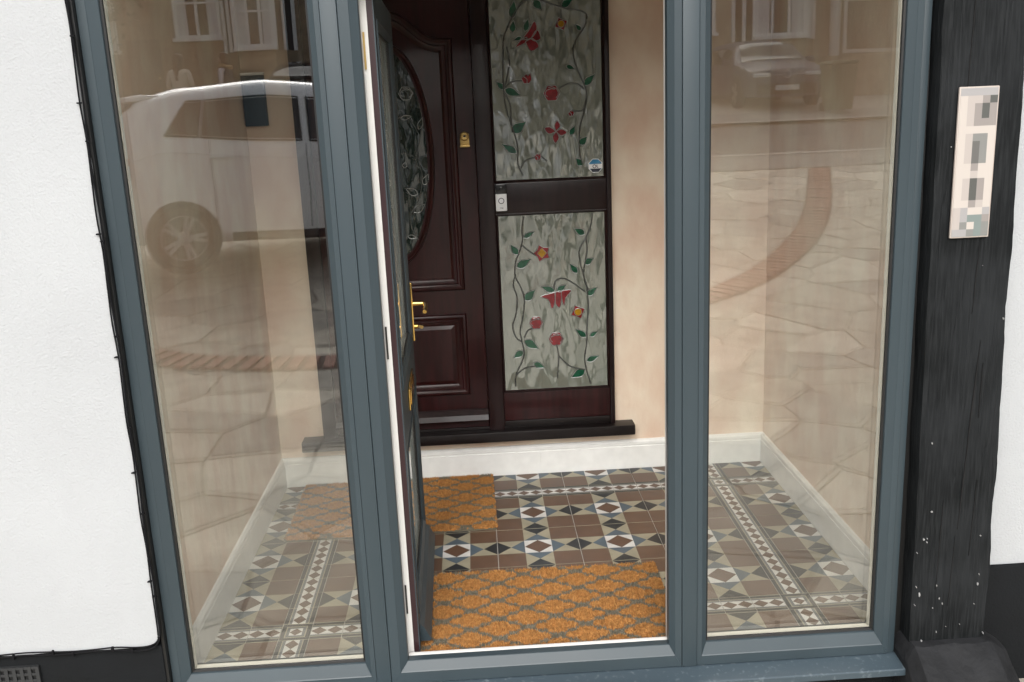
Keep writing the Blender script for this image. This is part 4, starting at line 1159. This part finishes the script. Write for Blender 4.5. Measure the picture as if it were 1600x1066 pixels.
# ---------------------------------------------------------------- vehicles
def interp(tab, x):
    if x <= tab[0][0]: return tab[0][1]
    for (a, va), (b, vb) in zip(tab, tab[1:]):
        if x <= b:
            t = (x - a) / (b - a); t = t * t * (3 - 2 * t) * 0.5 + t * 0.5
            return va + (vb - va) * t
    return tab[-1][1]
def make_car(name, loc, rz, label, paint, spec, cat='car', tilt=0.0, wheels_r=0.34, emblem=False, plate_front=True):
    L_, W_, H_ = spec['L'], spec['W'], spec['H']
    t = thing(name, loc, label, cat, 'vehicles in the street', rz)
    t.rotation_euler[1] = tilt
    top, belt, hw = spec['top'], spec['belt'], spec['hw']
    zb = spec.get('zb', 0.22)
    def ring(x, off=0.0):
        zt, ze, w = interp(top, x), interp(belt, x), interp(hw, x) * W_ / 2 + off
        cab = max(0.0, min(1.0, (zt - ze) / (H_ - spec['bz'])))
        wr = w * (1 - 0.20 * cab)
        return [(0, zt + off), (wr * .55, zt - .012 + off), (wr * .86, zt - .05 + off), (wr * .95, zt - .05 - .10 * cab), (w * .985, ze + .03 * (cab > .15)), (w, ze - .09), (w * 1.0, (ze + zb) / 2 + .05), (w * .985, zb + .14), (w * .93, zb + .02), (w * .7, zb)]
    NS = 64; xs_ = [-L_ / 2 + L_ * i / NS for i in range(NS + 1)]
    v = []; 
    for x in xs_:
        r = ring(x); full = r + [(-a, b) for a, b in reversed(r[1:])]
        v += [(x, a, b) for a, b in full]
    n = 19; f = []
    for i in range(NS):
        for k in range(n): f.append((i * n + k, i * n + (k + 1) % n, (i + 1) * n + (k + 1) % n, (i + 1) * n + k))
    f += [list(range(n)), list(range(NS * n, NS * n + n))]
    body = add('body', MB().add(v, f), paint, t, smooth=True, auto=1.1, local=True)
    def patch(nm, xa, xb, m, s, lo=0.10, hi=0.9, par=None, k=10, slope=0.0, slope2=0.0):
        vv = []
        for i in range(k + 1):
            u = i / k
            for q in range(2):
                x = xa + (xb - xa) * u + (slope * (1 - u) + slope2 * u) * q
                r = ring(x, 0.004)
                a, b = r[4], r[3]
                c = lo if q == 0 else hi
                vv.append((x, s * (a[0] + (b[0] - a[0]) * c + .006), a[1] + (b[1] - a[1]) * c))
        ff = [(2 * i, 2 * i + 1, 2 * i + 3, 2 * i + 2) for i in range(k)]
        return add(nm, MB().add(vv, ff), m, par or t, smooth=True, local=True)
    for s in (1, -1):
        for xa, xb, s1, s2 in spec['side_win']: patch('side_window', xa, xb, 'car_glass', s, slope=s1, slope2=s2)
    def cross(nm, xa, xb, m, frac=0.8):
        vv = []; k = 6
        for i in range(k + 1):
            x = xa + (xb - xa) * i / k; r = ring(x, 0.006); w = r[2][0] * frac / .86
            for j in range(-4, 5): 
                y = w * j / 4; vv.append((x, y, r[0][1] + .003 - .05 * (j / 4) ** 4))
        ff = [(i * 9 + j, i * 9 + j + 1, i * 9 + j + 10, i * 9 + j + 9) for i in range(k) for j in range(8)]
        return add(nm, MB().add(vv, ff), m, t, smooth=True, local=True)
    cross('windscreen', *spec['screen'], 'car_glass')
    if 'rear' in spec: cross('rear_window', *spec['rear'], 'car_glass')
    for wx in spec['axles']:
        for s in (1, -1):
            wy = interp(hw, wx) * W_ / 2
            add('wheel_arch', MB().lathe((wx, s * (wy - .02), wheels_r), (0, s, 0), [(wheels_r + .05, 0), (wheels_r + .05, .024), (wheels_r + .02, .026)], 28), 'trim_black', t, local=True)
            wh = add('wheel', MB().lathe((wx, s * (wy - .16), wheels_r), (0, s, 0), [(wheels_r * .9, 0), (wheels_r, .03), (wheels_r, .17), (wheels_r * .93, .195), (wheels_r * .72, .196), (wheels_r * .70, .16)], 28), 'tyre', t, smooth=True, local=True)
            rm = MB(); c = Vector((wx, s * (wy + .030), wheels_r))
            for k in range(10):
                a = 2 * math.pi * (k // 2) / 5 + (0.16 if k % 2 else -0.16)
                d = Vector((math.cos(a), 0, math.sin(a))); e = Vector((-math.sin(a), 0, math.cos(a))) * .016
                p0, p1 = c + d * .05, c + d * wheels_r * .70
                yy = Vector((0, s * .02, 0))
                rm.add([p0 - e, p0 + e, p1 + e, p1 - e, p0 - e - yy, p0 + e - yy, p1 + e - yy, p1 - e - yy], [(0, 1, 2, 3), (0, 1, 5, 4), (1, 2, 6, 5), (2, 3, 7, 6), (3, 0, 4, 7)])
            rm.lathe((wx, s * (wy + .012), wheels_r), (0, s, 0), [(0.07, 0), (0.06, .02), (0.03, .024)], 16)
            for k in range(24):
                a, b = 2 * math.pi * k / 24, 2 * math.pi * (k + 1) / 24
                rm.add([c + Vector((math.cos(q), 0, math.sin(q))) * wheels_r * r for q, r in ((a, .68), (b, .68), (b, .735), (a, .735))], [(0, 1, 2, 3)])
            add('rim', rm, 'alloy', wh, local=True)
    for s in (1, -1):
        for hx in spec.get('handles', []):
            r = ring(hx); y = r[5][0]; z = r[5][1] - .03
            add('door_handle', MB().tube([(hx - .10, s * (y - .004), z), (hx - .06, s * (y + .028), z + .005), (hx + .06, s * (y + .028), z + .002), (hx + .10, s * (y - .004), z - .004)], [.016, .02, .02, .014], 8), spec.get('handle_mat', paint), t, smooth=True, local=True)
        for gx in spec.get('seams', []):
            pts = []
            r = ring(gx, 0.001)
            for q in (4, 5, 6, 7): pts.append((gx + (0.02 if q > 5 else 0), s * r[q][0], r[q][1]))
            add('door_seam', MB().tube(pts, 0.004, 5), 'trim_black', t, local=True)
        xe = -L_ / 2 + 0.10; r = ring(xe + .06)
        vv = []
        for i in range(6):
            x = xe - 0.02 + 0.32 * i / 5; r = ring(x, .008)
            for q in range(4):
                z = interp(belt, x) - .06 - .05 * q * (1 - .6 * i / 5); ww = r[5][0] if q else r[5][0] - .005
                vv.append((x, s * (ww + .002), z))
        add('tail_lamp', MB().add(vv, [(i * 4 + q, i * 4 + q + 1, i * 4 + q + 5, i * 4 + q + 4) for i in range(5) for q in range(3)]), 'lamp_red', t, smooth=True, local=True)
        xf = L_ / 2
        add('headlamp', MB().box(xf - .04, xf + .012, min(s * W_ * .22, s * W_ * .42), max(s * W_ * .22, s * W_ * .42), spec['bz'] - .30, spec['bz'] - .215), 'lamp_clear', t, bevel=.02, local=True)
        add('mirror', MB().box(spec['mir'] - .07, spec['mir'] + .07, min(s * (W_ / 2 - .02), s * (W_ / 2 + .17)), max(s * (W_ / 2 - .02), s * (W_ / 2 + .17)), spec['bz'] + .02, spec['bz'] + .15), spec.get('mirror_mat', paint), t, bevel=.03, local=True)
    for s in (1, -1):
        for xa, xb, s1, s2 in spec['side_win']:
            lo_, hi_ = [], []
            for i in range(9):
                u = i / 8
                for c, L2, sl in ((0.06, lo_, 0), (0.94, hi_, 1)):
                    x = xa + (xb - xa) * u + (s1 * (1 - u) + s2 * u) * sl; r = ring(x, .004)
                    L2.append((x, s * (r[4][0] + (r[3][0] - r[4][0]) * c + .008), r[4][1] + (r[3][1] - r[4][1]) * c))
            add('window_trim', MB().tube(lo_ + hi_[::-1] + [lo_[0]], .009, 5), 'trim_black', t, smooth=True, local=True)
        cl_ = []
        for i in range(13):
            x = spec['axles'][0] + .45 + (spec['axles'][1] - spec['axles'][0] - .9) * i / 12; r = ring(x)
            cl_.append((x, s * (r[8][0] + .012), r[8][1] + .05))
        add('sill_cladding', MB().tube(cl_, .055, 8), 'trim_black', t, smooth=True, local=True)
        cr = []
        for i in range(25):
            x = -L_ / 2 + .35 + (L_ - 1.0) * i / 24; r = ring(x); cr.append((x, s * (r[5][0] - .004), r[5][1] - .005))
        add('shoulder_crease', MB().tube(cr, .012, 6), paint, t, smooth=True, local=True)
    if spec.get('spoiler'):
        hh_ = L_ / 2; zt = interp(top, -hh_ + .5)
        add('roof_spoiler', MB().prism_y([(-hh_ + .30, zt - .03), (-hh_ + .33, zt - .055), (-hh_ + .62, zt - .03), (-hh_ + .75, zt + .018), (-hh_ + .50, zt + .016)], -W_ * .36, W_ * .36), paint, t, bevel=.01, local=True)
    add('front_grille', MB().box(L_ / 2 - .03, L_ / 2 + .014, -W_ * .36, W_ * .36, zb + .06, zb + .28), 'trim_black', t, bevel=.01, local=True)
    add('bumper_insert', MB().box(-L_ / 2 - .014, -L_ / 2 + .03, -W_ * .36, W_ * .36, zb + .02, zb + .20), 'trim_black', t, bevel=.01, local=True)
    if plate_front:
        add('number_plate', MB().box(L_ / 2 + .0145, L_ / 2 + .02, -.26, .26, zb + .14, zb + .25), 'number_plate', t, local=True)
    add('number_plate', MB().box(-L_ / 2 - .02, -L_ / 2 - .0145, -.26, .26, zb + .22, zb + .33), 'number_plate', t, local=True)
    if emblem:
        z = spec['bz'] - .26; x = L_ / 2 + .012; em = MB()
        em.tube([(x, .075 * math.cos(a), z + .075 * math.sin(a)) for a in [2 * math.pi * k / 24 for k in range(25)]], .007, 6)
        em.tube([(x, -.035, z + .062), (x, 0, z + .004), (x, .035, z + .062)], .006, 6)
        em.tube([(x, -.066, z + .02), (x, -.032, z - .062), (x, 0, z - .008), (x, .032, z - .062), (x, .066, z + .02)], .006, 6)
        add('emblem', em, 'chrome', t, local=True)
        add('chrome_strip', MB().tube([(L_ / 2 + .004, -W_ * .42, z), (L_ / 2 + .012, -.10, z - .01)], .008, 6).tube([(L_ / 2 + .004, W_ * .42, z), (L_ / 2 + .012, .10, z - .01)], .008, 6), 'chrome', t, local=True)
    return t
def suv(L_, W_, H_):
    h = L_ / 2
    return dict(L=L_, W=W_, H=H_, bz=0.60 * H_ + .02,
        top=[(-h, .60 * H_), (-h + .10, .74 * H_), (-h + .22, .93 * H_), (-h + .42, .985 * H_), (-h + 1.3, H_), (-h + 2.2, .985 * H_), (-h + 2.65, .94 * H_), (-h + 3.35, .665 * H_), (h - .5, .61 * H_), (h - .12, .53 * H_), (h, .42 * H_)],
        belt=[(-h, .55 * H_), (-h + .3, .645 * H_), (-h + 1.5, .62 * H_), (h - 1.2, .60 * H_), (h - .4, .55 * H_), (h, .40 * H_)],
        hw=[(-h, .80), (-h + .18, .92), (-h + .7, 1.0), (h - .9, 1.0), (h - .3, .93), (h, .76)],
        side_win=[(-h + .55, -h + 1.30, -.0, -.0), (-h + 1.38, -h + 2.05, 0, 0), (-h + 2.13, -h + 2.95, 0, -.32)],
        screen=(-h + 2.70, -h + 3.30), rear=(-h + .06, -h + .20), axles=(-h + .82, h - .86), handles=(-h + 1.18, -h + 2.12), seams=(-h + 1.34, -h + 2.09, -h + 3.1), mir=-h + 2.98)
def sporty(L_, W_, H_):
    d = suv(L_, W_, H_); h = L_ / 2
    d['top'] = [(-h, .50 * H_), (-h + .05, .60 * H_), (-h + .16, .70 * H_), (-h + .30, .80 * H_), (-h + .42, .86 * H_), (-h + .47, .895 * H_), (-h + .9, .955 * H_), (-h + 1.7, H_), (-h + 2.3, .985 * H_), (-h + 2.75, .92 * H_), (-h + 3.45, .655 * H_), (h - .5, .60 * H_), (h - .12, .52 * H_), (h, .42 * H_)]
    d['belt'] = [(-h, .47 * H_), (-h + .25, .60 * H_), (-h + .7, .672 * H_), (-h + 1.6, .64 * H_), (h - 1.2, .60 * H_), (h - .4, .55 * H_), (h, .40 * H_)]
    d['side_win'] = [(-h + .72, -h + 1.02, .22, .06), (-h + 1.05, -h + 1.98, .06, .0), (-h + 2.06, -h + 3.05, 0, -.36)]
    d['rear'] = (-h + .14, -h + .44); d['spoiler'] = True
    d['handles'] = (-h + 1.22, -h + 2.22); d['seams'] = (-h + 1.12, -h + 2.02, -h + 3.15)
    return d
make_car('parked_car', (-1.72, -8.75, gz(-8.75) + 0.03), math.radians(-17), 'white estate car parked on the drive, reflected in the left window', 'paint_white', dict(sporty(4.5, 1.84, 1.80), handle_mat='lamp_clear'), wheels_r=0.30, tilt=math.radians(2))
def hatch(L_, W_, H_):
    d = suv(L_, W_, H_); return d
make_car('parked_car', (6.93, -21.6, gz(-20.8) - .02), math.radians(90), 'dark blue car facing the camera, reflected in the right window', 'paint_navy', suv(4.4, 1.80, 1.55), emblem=True)
make_car('parked_car', (-8.45, -16.3, gz(-16.3) - .02), math.radians(180), 'silver car with red tail lamp, reflected at left beside the two people', 'paint_silver', suv(4.2, 1.75, 1.55))
make_car('parked_car', (-4.0, -23.1, gz(-22.3)), math.radians(90), 'black car nose on, reflected at the right edge of the left window', 'paint_black', suv(4.2, 1.78, 1.5))
van = dict(L=5.0, W=1.95, H=2.2, bz=1.25, zb=.25,
    top=[(-2.5, 2.05), (-2.4, 2.18), (-1, 2.2), (1.0, 2.18), (1.25, 2.08), (1.85, 1.32), (2.35, 1.10), (2.5, .8)],
    belt=[(-2.5, 1.25), (1.5, 1.25), (2.2, 1.05), (2.5, .75)], hw=[(-2.5, .95), (-2.3, 1), (1.6, 1), (2.2, .95), (2.5, .8)],
    side_win=[(0.35, 1.25, 0, -.2)], screen=(1.28, 1.83), axles=(-1.5, 1.6), handles=(0.35,), seams=(.25, 1.3), mir=1.35)
make_car('parked_van', (-8.2, -12.9, gz(-12.9)), math.radians(8), 'pale van at the far left of the left window reflection', 'paint_white', van, cat='van')

# ---------------------------------------------------------------- wheelie bin
bn = thing('wheelie_bin', (7.75, -18.6, gz(-18.6) + .03), 'green wheelie bin beside the dark blue car, reflected in the right window', 'bin')
zz = gz(-18.6) + .03
def taper(x, y, z0, z1, a0, b0, a1, b1):
    return MB().add([(x - a0, y - b0, z0), (x + a0, y - b0, z0), (x + a0, y + b0, z0), (x - a0, y + b0, z0), (x - a1, y - b1, z1), (x + a1, y - b1, z1), (x + a1, y + b1, z1), (x - a1, y + b1, z1)],
                    [(0, 3, 2, 1), (4, 5, 6, 7), (0, 1, 5, 4), (1, 2, 6, 5), (2, 3, 7, 6), (3, 0, 4, 7)])
add('body', taper(7.75, -18.6, zz + .05, zz + .95, .22, .26, .27, .34), 'bin_green', bn, bevel=.02)
add('lid', taper(7.75, -18.58, zz + .952, zz + 1.03, .30, .38, .26, .33), 'bin_green', bn, bevel=.02)
for s in (-1, 1): add('wheel', MB().lathe((7.75 + s * .2, -18.88, zz + .10), (s, 0, 0), [(.10, 0), (.10, .05)], 18), 'tyre', bn)

# ---------------------------------------------------------------- houses opposite
def win(parent, x0, x1, z0, z1, y, mull=(0.5,), trans=(0.7,), curtains=True):
    fw = 0.07
    w = add('window', MB().box(x0, x1, y - .02, y - .006, z0, z1), 'window_dark', parent)
    frame4(['window_frame'] * 4, x0, x1, z0, z1, fw, fw, fw, fw, [(0, y - .02), (0, y + .06), (1, y + .06), (1, y - .02)], 'window_white', w)
    for k in mull:
        xm = x0 + (x1 - x0) * k; add('mullion', MB().box(xm - .035, xm + .035, y - .005, y + .055, z0 + fw, z1 - fw), 'window_white', w)
    for k in trans:
        zm = z0 + (z1 - z0) * k
        xs2 = [x0 + fw] + [x0 + (x1 - x0) * q for q in mull] + [x1 - fw]
        for a, b in zip(xs2, xs2[1:]): add('glazing_bar', MB().box(a + .036, b - .036, y - .005, y + .05, zm - .025, zm + .025), 'window_white', w)
    add('window_sill', MB().box(x0 - .06, x1 + .06, y - .02, y + .16, z0 - .09, z0 - .002), 'window_white', w)
    if curtains:
        add('curtain', MB().box(x0 + fw, x0 + (x1 - x0) * .28, y - .005, y - .001, z0 + fw, z1 - fw), 'curtain', w)
        add('curtain', MB().box(x1 - (x1 - x0) * .28, x1 - fw, y - .005, y - .001, z0 + fw, z1 - fw), 'curtain', w)
    return w
def house(x0, x1, yf, zg, wallm, label, bays, wins, door, hh=5.4, extra=None):
    t = thing('house', ((x0 + x1) / 2, yf, zg), label, 'house', 'houses across the street')
    w = add('wall', MB().box(x0, x1, yf - 8, yf, zg - .5, zg + hh), wallm, t)
    rf = MB().add([(x0 - .2, yf + .35, zg + hh), (x1 + .2, yf + .35, zg + hh), (x1 + .2, yf - 8.3, zg + hh), (x0 - .2, yf - 8.3, zg + hh), (x0 - .2, yf - 4, zg + hh + 2.0), (x1 + .2, yf - 4, zg + hh + 2.0)],
                  [(0, 1, 5, 4), (2, 3, 4, 5), (0, 4, 3), (1, 2, 5), (0, 3, 2, 1)])
    r = add('roof', rf, 'roof_tile', t)
    add('chimney', MB().box(x0 + .3, x0 + 1.0, yf - 4.4, yf - 3.6, zg + hh + 1.5, zg + hh + 3.8), 'house_brick', r)
    for a, b, z0, z1 in bays:
        d = .7; q = .45
        bm_ = MB().prism_z([(a - q, yf + .002), (a, yf + d), (b, yf + d), (b + q, yf + .002)], zg - .4, z0)
        bm_.prism_z([(a - q, yf + .002), (a, yf + d), (b, yf + d), (b + q, yf + .002)], z1, z1 + .35)
        bay = add('bay', bm_, wallm, t)
        win(t, a, b, z0 + .09, z1, yf + d - .05, (0.33, 0.66), (0.72,))
        add('bay_window', MB().prism_z([(a - q + .06, yf + .004), (a - .005, yf + d - .09), (b + .005, yf + d - .09), (b + q - .06, yf + .004)], z0 + .001, z1 - .001), 'window_dark', t)
        for xa, ya in ((a - q + .03, yf + .05), (a - q / 2 + .01, yf + d / 2), (a - .02, yf + d - .05), (b + .02, yf + d - .05), (b + q / 2 - .01, yf + d / 2), (b + q - .03, yf + .05)):
            add('bay_post', MB().box(xa - .045, xa + .045, ya - .045, ya + .045, z0 + .002, z1 - .002), 'window_white', t)
    for a, b, z0, z1 in wins: win(t, a, b, z0, z1, yf + .008)
    if door:
        dx, dz = door
        d = add('door', MB().box(dx, dx + .9, yf + .002, yf + .05, zg + .1, zg + 2.1), 'garage_brown', t)
        add('door_knob', MB().lathe((dx + .8, yf + .051, zg + 1.1), (0, 1, 0), [(.03, 0), (.03, .05)], 12), 'brass', d)
    return t
zg = 1.75
house(-12.5, -3.9, -25.0, zg, 'house_brick', 'brick house with white bay windows, reflected in the left window', [(-5.95, -4.95, 3.42, 4.75)], [(-7.65, -6.45, 3.85, 5.1), (-6.0, -4.9, 5.9, 7.1), (-10.5, -9.2, 3.6, 4.9)], (-9.0, 0))
hr = house(5.2, 13.5, -25.0, zg, 'house_cream', 'cream house with white bay window, reflected in the right window', [(7.65, 9.0, 3.15, 4.75)], [(5.75, 6.75, 3.42, 4.7), (7.6, 9.0, 5.9, 7.1), (10.6, 11.9, 5.9, 7.1)], None)
add('drainpipe', MB().tube([(9.95, -24.75, zg - .2), (9.95, -24.75, zg + 6)], .14, 12), 'pipe_white', hr, smooth=True)
gd = add('garage_door', MB().box(10.35, 12.3, -24.99, -24.94, 2.85, 4.1), 'garage_brown', hr)
frame4(['garage_frame'] * 4, 10.25, 12.4, 2.75, 4.2, .09, .09, .09, .09, [(0, -24.99), (0, -24.9), (1, -24.9), (1, -24.99)], 'pipe_white', gd)
house(-3.4, 4.8, -26.5, zg, 'house_cream', 'cream house in the middle of the terrace across the street', [(-1.6, -.2, 3.2, 4.75)], [(2.4, 3.6, 3.4, 4.7), (2.4, 3.6, 5.9, 7.1), (-1.6, -.2, 5.9, 7.1)], (.8, 0))
house(14.0, 22.5, -25.5, zg, 'house_brick', 'brick house at the right end of the terrace across the street', [(16, 17.4, 3.2, 4.75)], [(19.4, 20.6, 3.4, 4.7)], (18.0, 0))
house(-22, -13.0, -25.5, zg, 'house_cream', 'cream house at the left end of the terrace across the street', [(-20, -18.6, 3.2, 4.75)], [(-16.4, -15, 3.4, 4.7)], (-17.6, 0))
gw = tag(add('garden_wall', MB().box(8.3, 13.2, -23.2, -22.95, 1.4, 2.62), 'house_brick'), 'low brick garden wall behind the green bin, reflected in right window', 'wall')

# ---------------------------------------------------------------- trees
def tree(loc, h, r, seed, label, n=2600):
    rg = random.Random(seed)
    t = thing('tree', loc, label, 'tree')
    x, y, z = loc
    tr = MB().tube([(x, y, z - .2), (x + .05, y, z + h * .3), (x - .03, y + .05, z + h * .55), (x, y, z + h * .8)], [.16, .13, .09, .04], 8)
    tips = []
    for k in range(9):
        a = rg.uniform(0, 6.28); l = r * rg.uniform(.6, .95); zz_ = z + h * rg.uniform(.35, .6)
        e = (x + l * math.cos(a), y + l * math.sin(a), zz_ + h * rg.uniform(.1, .35)); tips.append(e)
        tr.tube([(x, y, zz_), ((x + e[0]) / 2, (y + e[1]) / 2, (zz_ + e[2]) / 2 + .1), e], [.06, .04, .015], 6)
    add('trunk', tr, 'bark', t, smooth=True)
    m = MB()
    cl = [(x + r * .8 * rg.gauss(0, .45), y + r * .8 * rg.gauss(0, .45), z + h * .65 + h * .28 * rg.gauss(0, .5), rg.uniform(.25, .5) * r) for _ in range(22)] + [(*e, .35 * r) for e in tips]
    for _ in range(n):
        c = rg.choice(cl); d = Vector((rg.gauss(0, 1), rg.gauss(0, 1), rg.gauss(0, .8))).normalized() * c[3] * rg.uniform(.5, 1.05)
        p = Vector(c[:3]) + d; a = Vector((rg.gauss(0, 1), rg.gauss(0, 1), rg.gauss(0, 1))).normalized(); b = a.cross(Vector((rg.gauss(0, 1), rg.gauss(0, 1), 1))).normalized(); s = rg.uniform(.07, .14)
        m.add([p - a * s, p + b * s * .5, p + a * s, p - b * s * .5], [(0, 1, 2, 3)], 0 if rg.random() < .6 else 1)
    add('crown', m, ['foliage', 'foliage_b'], t)
tree((-8.6, -20.4, gz(-20.4)), 5.6, 2.0, 5, 'leafy garden tree behind the people, reflected in the left window')
tree((-14.5, -21.0, gz(-21)), 6.0, 2.4, 6, 'leafy garden tree left of the brick house across the street')
tree((12.8, -21.5, gz(-21.5)), 5.0, 1.9, 8, 'leafy garden tree right of the cream house across the street')

# ---------------------------------------------------------------- two people beyond the white car
def person(loc, rz, top, label, hair_len, gilet):
    t = thing('person', loc, label, 'person', None, rz)
    V = []; E_ = []; Rr = []
    def vtx(p, r): V.append(p); Rr.append(r); return len(V) - 1
    def link(a, b): E_.append((a, b))
    pel = vtx((0, 0, .95), .15); wa = vtx((0, 0, 1.10), .135); ch = vtx((0, .0, 1.30), .155); nk = vtx((0, 0, 1.47), .055); hd0 = vtx((0, .015, 1.56), .085); hd1 = vtx((0, .01, 1.66), .085)
    for a, b in ((pel, wa), (wa, ch), (ch, nk), (nk, hd0), (hd0, hd1)): link(a, b)
    for s in (1, -1):
        hp = vtx((s * .10, 0, .88), .095); kn = vtx((s * .11, .01, .48), .062); an = vtx((s * .11, -.01, .09), .042); to = vtx((s * .12, .14, .035), .035)
        for a, b in ((pel, hp), (hp, kn), (kn, an), (an, to)): link(a, b)
        sh = vtx((s * .19, 0, 1.40), .060); el = vtx((s * .26, -.02, 1.13), .045); wr = vtx((s * .24, .16, .98), .030); pm = vtx((s * .235, .22, .96), .032)
        for a, b in ((ch, sh), (sh, el), (el, wr), (wr, pm)): link(a, b)
        for k in range(4):
            f1 = vtx((s * .235 + (k - 1.5) * .019, .265, .953), .0095); f2 = vtx((s * .235 + (k - 1.5) * .019, .29 + (.012 if k in (1, 2) else 0), .935), .0085)
            link(pm, f1); link(f1, f2)
        th = vtx((s * .235 - s * .042, .235, .957), .0100); th2 = vtx((s * .235 - s * .055, .265, .95), .0090); link(pm, th); link(th, th2)
    me = bpy.data.meshes.new('tmp'); me.from_pydata(V, E_, [])
    ob = bpy.data.objects.new('tmp', me); COL.objects.link(ob)
    sk = ob.modifiers.new('s', 'SKIN'); sub = ob.modifiers.new('u', 'SUBSURF'); sub.levels = 1; sub.render_levels = 1
    for i, r in enumerate(Rr): me.skin_vertices[0].data[i].radius = (r, r * (.8 if i < 3 else 1))
    me.skin_vertices[0].data[0].use_root = True
    bpy.context.view_layer.update()
    nm = bpy.data.meshes.new_from_object(ob.evaluated_get(bpy.context.evaluated_depsgraph_get()))
    bpy.data.objects.remove(ob)
    nm.materials.clear()
    for k in ('skin', top, 'trousers_dark'): nm.materials.append(MATS[k])
    for p in nm.polygons:
        p.use_smooth = True
        c = p.center
        p.material_index = 0 if (c.z > 1.47 or (c.y > .17 and c.z > .85)) else 2 if c.z < .92 else 1
    b = bpy.data.objects.new('body', nm); COL.objects.link(b); b.parent = t
    # hair
    hm = MB(); n = 14; prof = [(1.745, .02), (1.735, .065), (1.70, .098), (1.64, .112), (1.58, .108), (1.52, .095)] + [(1.52 - hair_len * k / 4, .10 + .012 * k - .02 * (k == 4)) for k in range(1, 5)]
    v = []
    for z, r in prof:
        for k in range(n):
            a = math.pi * 0.93 + math.pi * 1.14 * k / (n - 1)
            v.append((r * math.cos(a) * .95, -.005 + r * math.sin(a) * 1.0 + (.02 if z > 1.6 else 0), z))
    hm.add(v, [(i * n + k, i * n + k + 1, (i + 1) * n + k + 1, (i + 1) * n + k) for i in range(len(prof) - 1) for k in range(n - 1)] + [list(range(n))])
    o = add('hair', hm, 'hair_brown', t, smooth=True, local=True)
    so = o.modifiers.new('thick', 'SOLIDIFY'); so.thickness = .012
    for q in ((-.032, 1), (.032, 1)): add('eye', MB().lathe((q[0], .098, 1.62), (0, 1, 0), [(.011, 0), (.008, .006)], 8), 'window_white', t, local=True)
    add('nose', MB().tube([(0, .095, 1.625), (0, .115, 1.585), (0, .095, 1.575)], [.008, .012, .006], 6), 'skin', t, smooth=True, local=True)
    add('mouth', MB().tube([(-.022, .094, 1.548), (0, .102, 1.546), (.022, .094, 1.548)], .005, 5), 'lamp_red', t, local=True)
    # outer garment
    if gilet:
        pr = [(.84, .17, .125), (.95, .185, .14), (1.10, .170, .13), (1.30, .195, .145), (1.40, .185, .12), (1.45, .10, .08)]; gm = 'gilet_navy'
    else:
        pr = [(.42, .235, .19), (.65, .215, .17), (.92, .19, .145), (1.06, .155, .122), (1.10, .152, .12), (1.30, .190, .14), (1.40, .18, .115), (1.46, .08, .07)]; gm = 'coat_beige'
    n = 20; v = [(a * math.cos(2 * math.pi * k / n), c * math.sin(2 * math.pi * k / n), z) for z, a, c in pr for k in range(n)]
    add('gilet' if gilet else 'coat', MB().add(v, [(i * n + k, i * n + (k + 1) % n, (i + 1) * n + (k + 1) % n, (i + 1) * n + k) for i in range(len(pr) - 1) for k in range(n)]), gm, t, smooth=True, local=True)
    if gilet:
        add('fur_collar', MB().tube([(.12 * math.cos(a), -.02 + .10 * math.sin(a), 1.47 + .03 * math.sin(a)) for a in [2 * math.pi * k / 16 for k in range(17)]], .045, 8), 'fur_tan', t, smooth=True, local=True)
    else:
        add('belt', MB().tube([(.165 * math.cos(a), .132 * math.sin(a), 1.08) for a in [2 * math.pi * k / 20 for k in range(21)]], .016, 6), 'coat_beige', t, smooth=True, local=True)
    return t
person((-5.72, -18.1, gz(-18.1) + .03), math.radians(190), 'coat_beige', 'person with long brown hair in belted beige coat, reflected in left window', .30, False)
person((-4.80, -18.0, gz(-18.0) + .03), math.radians(100), 'sleeve_pale', 'person in dark gilet with fur collar and pale sleeves, reflected in left window', .02, True)
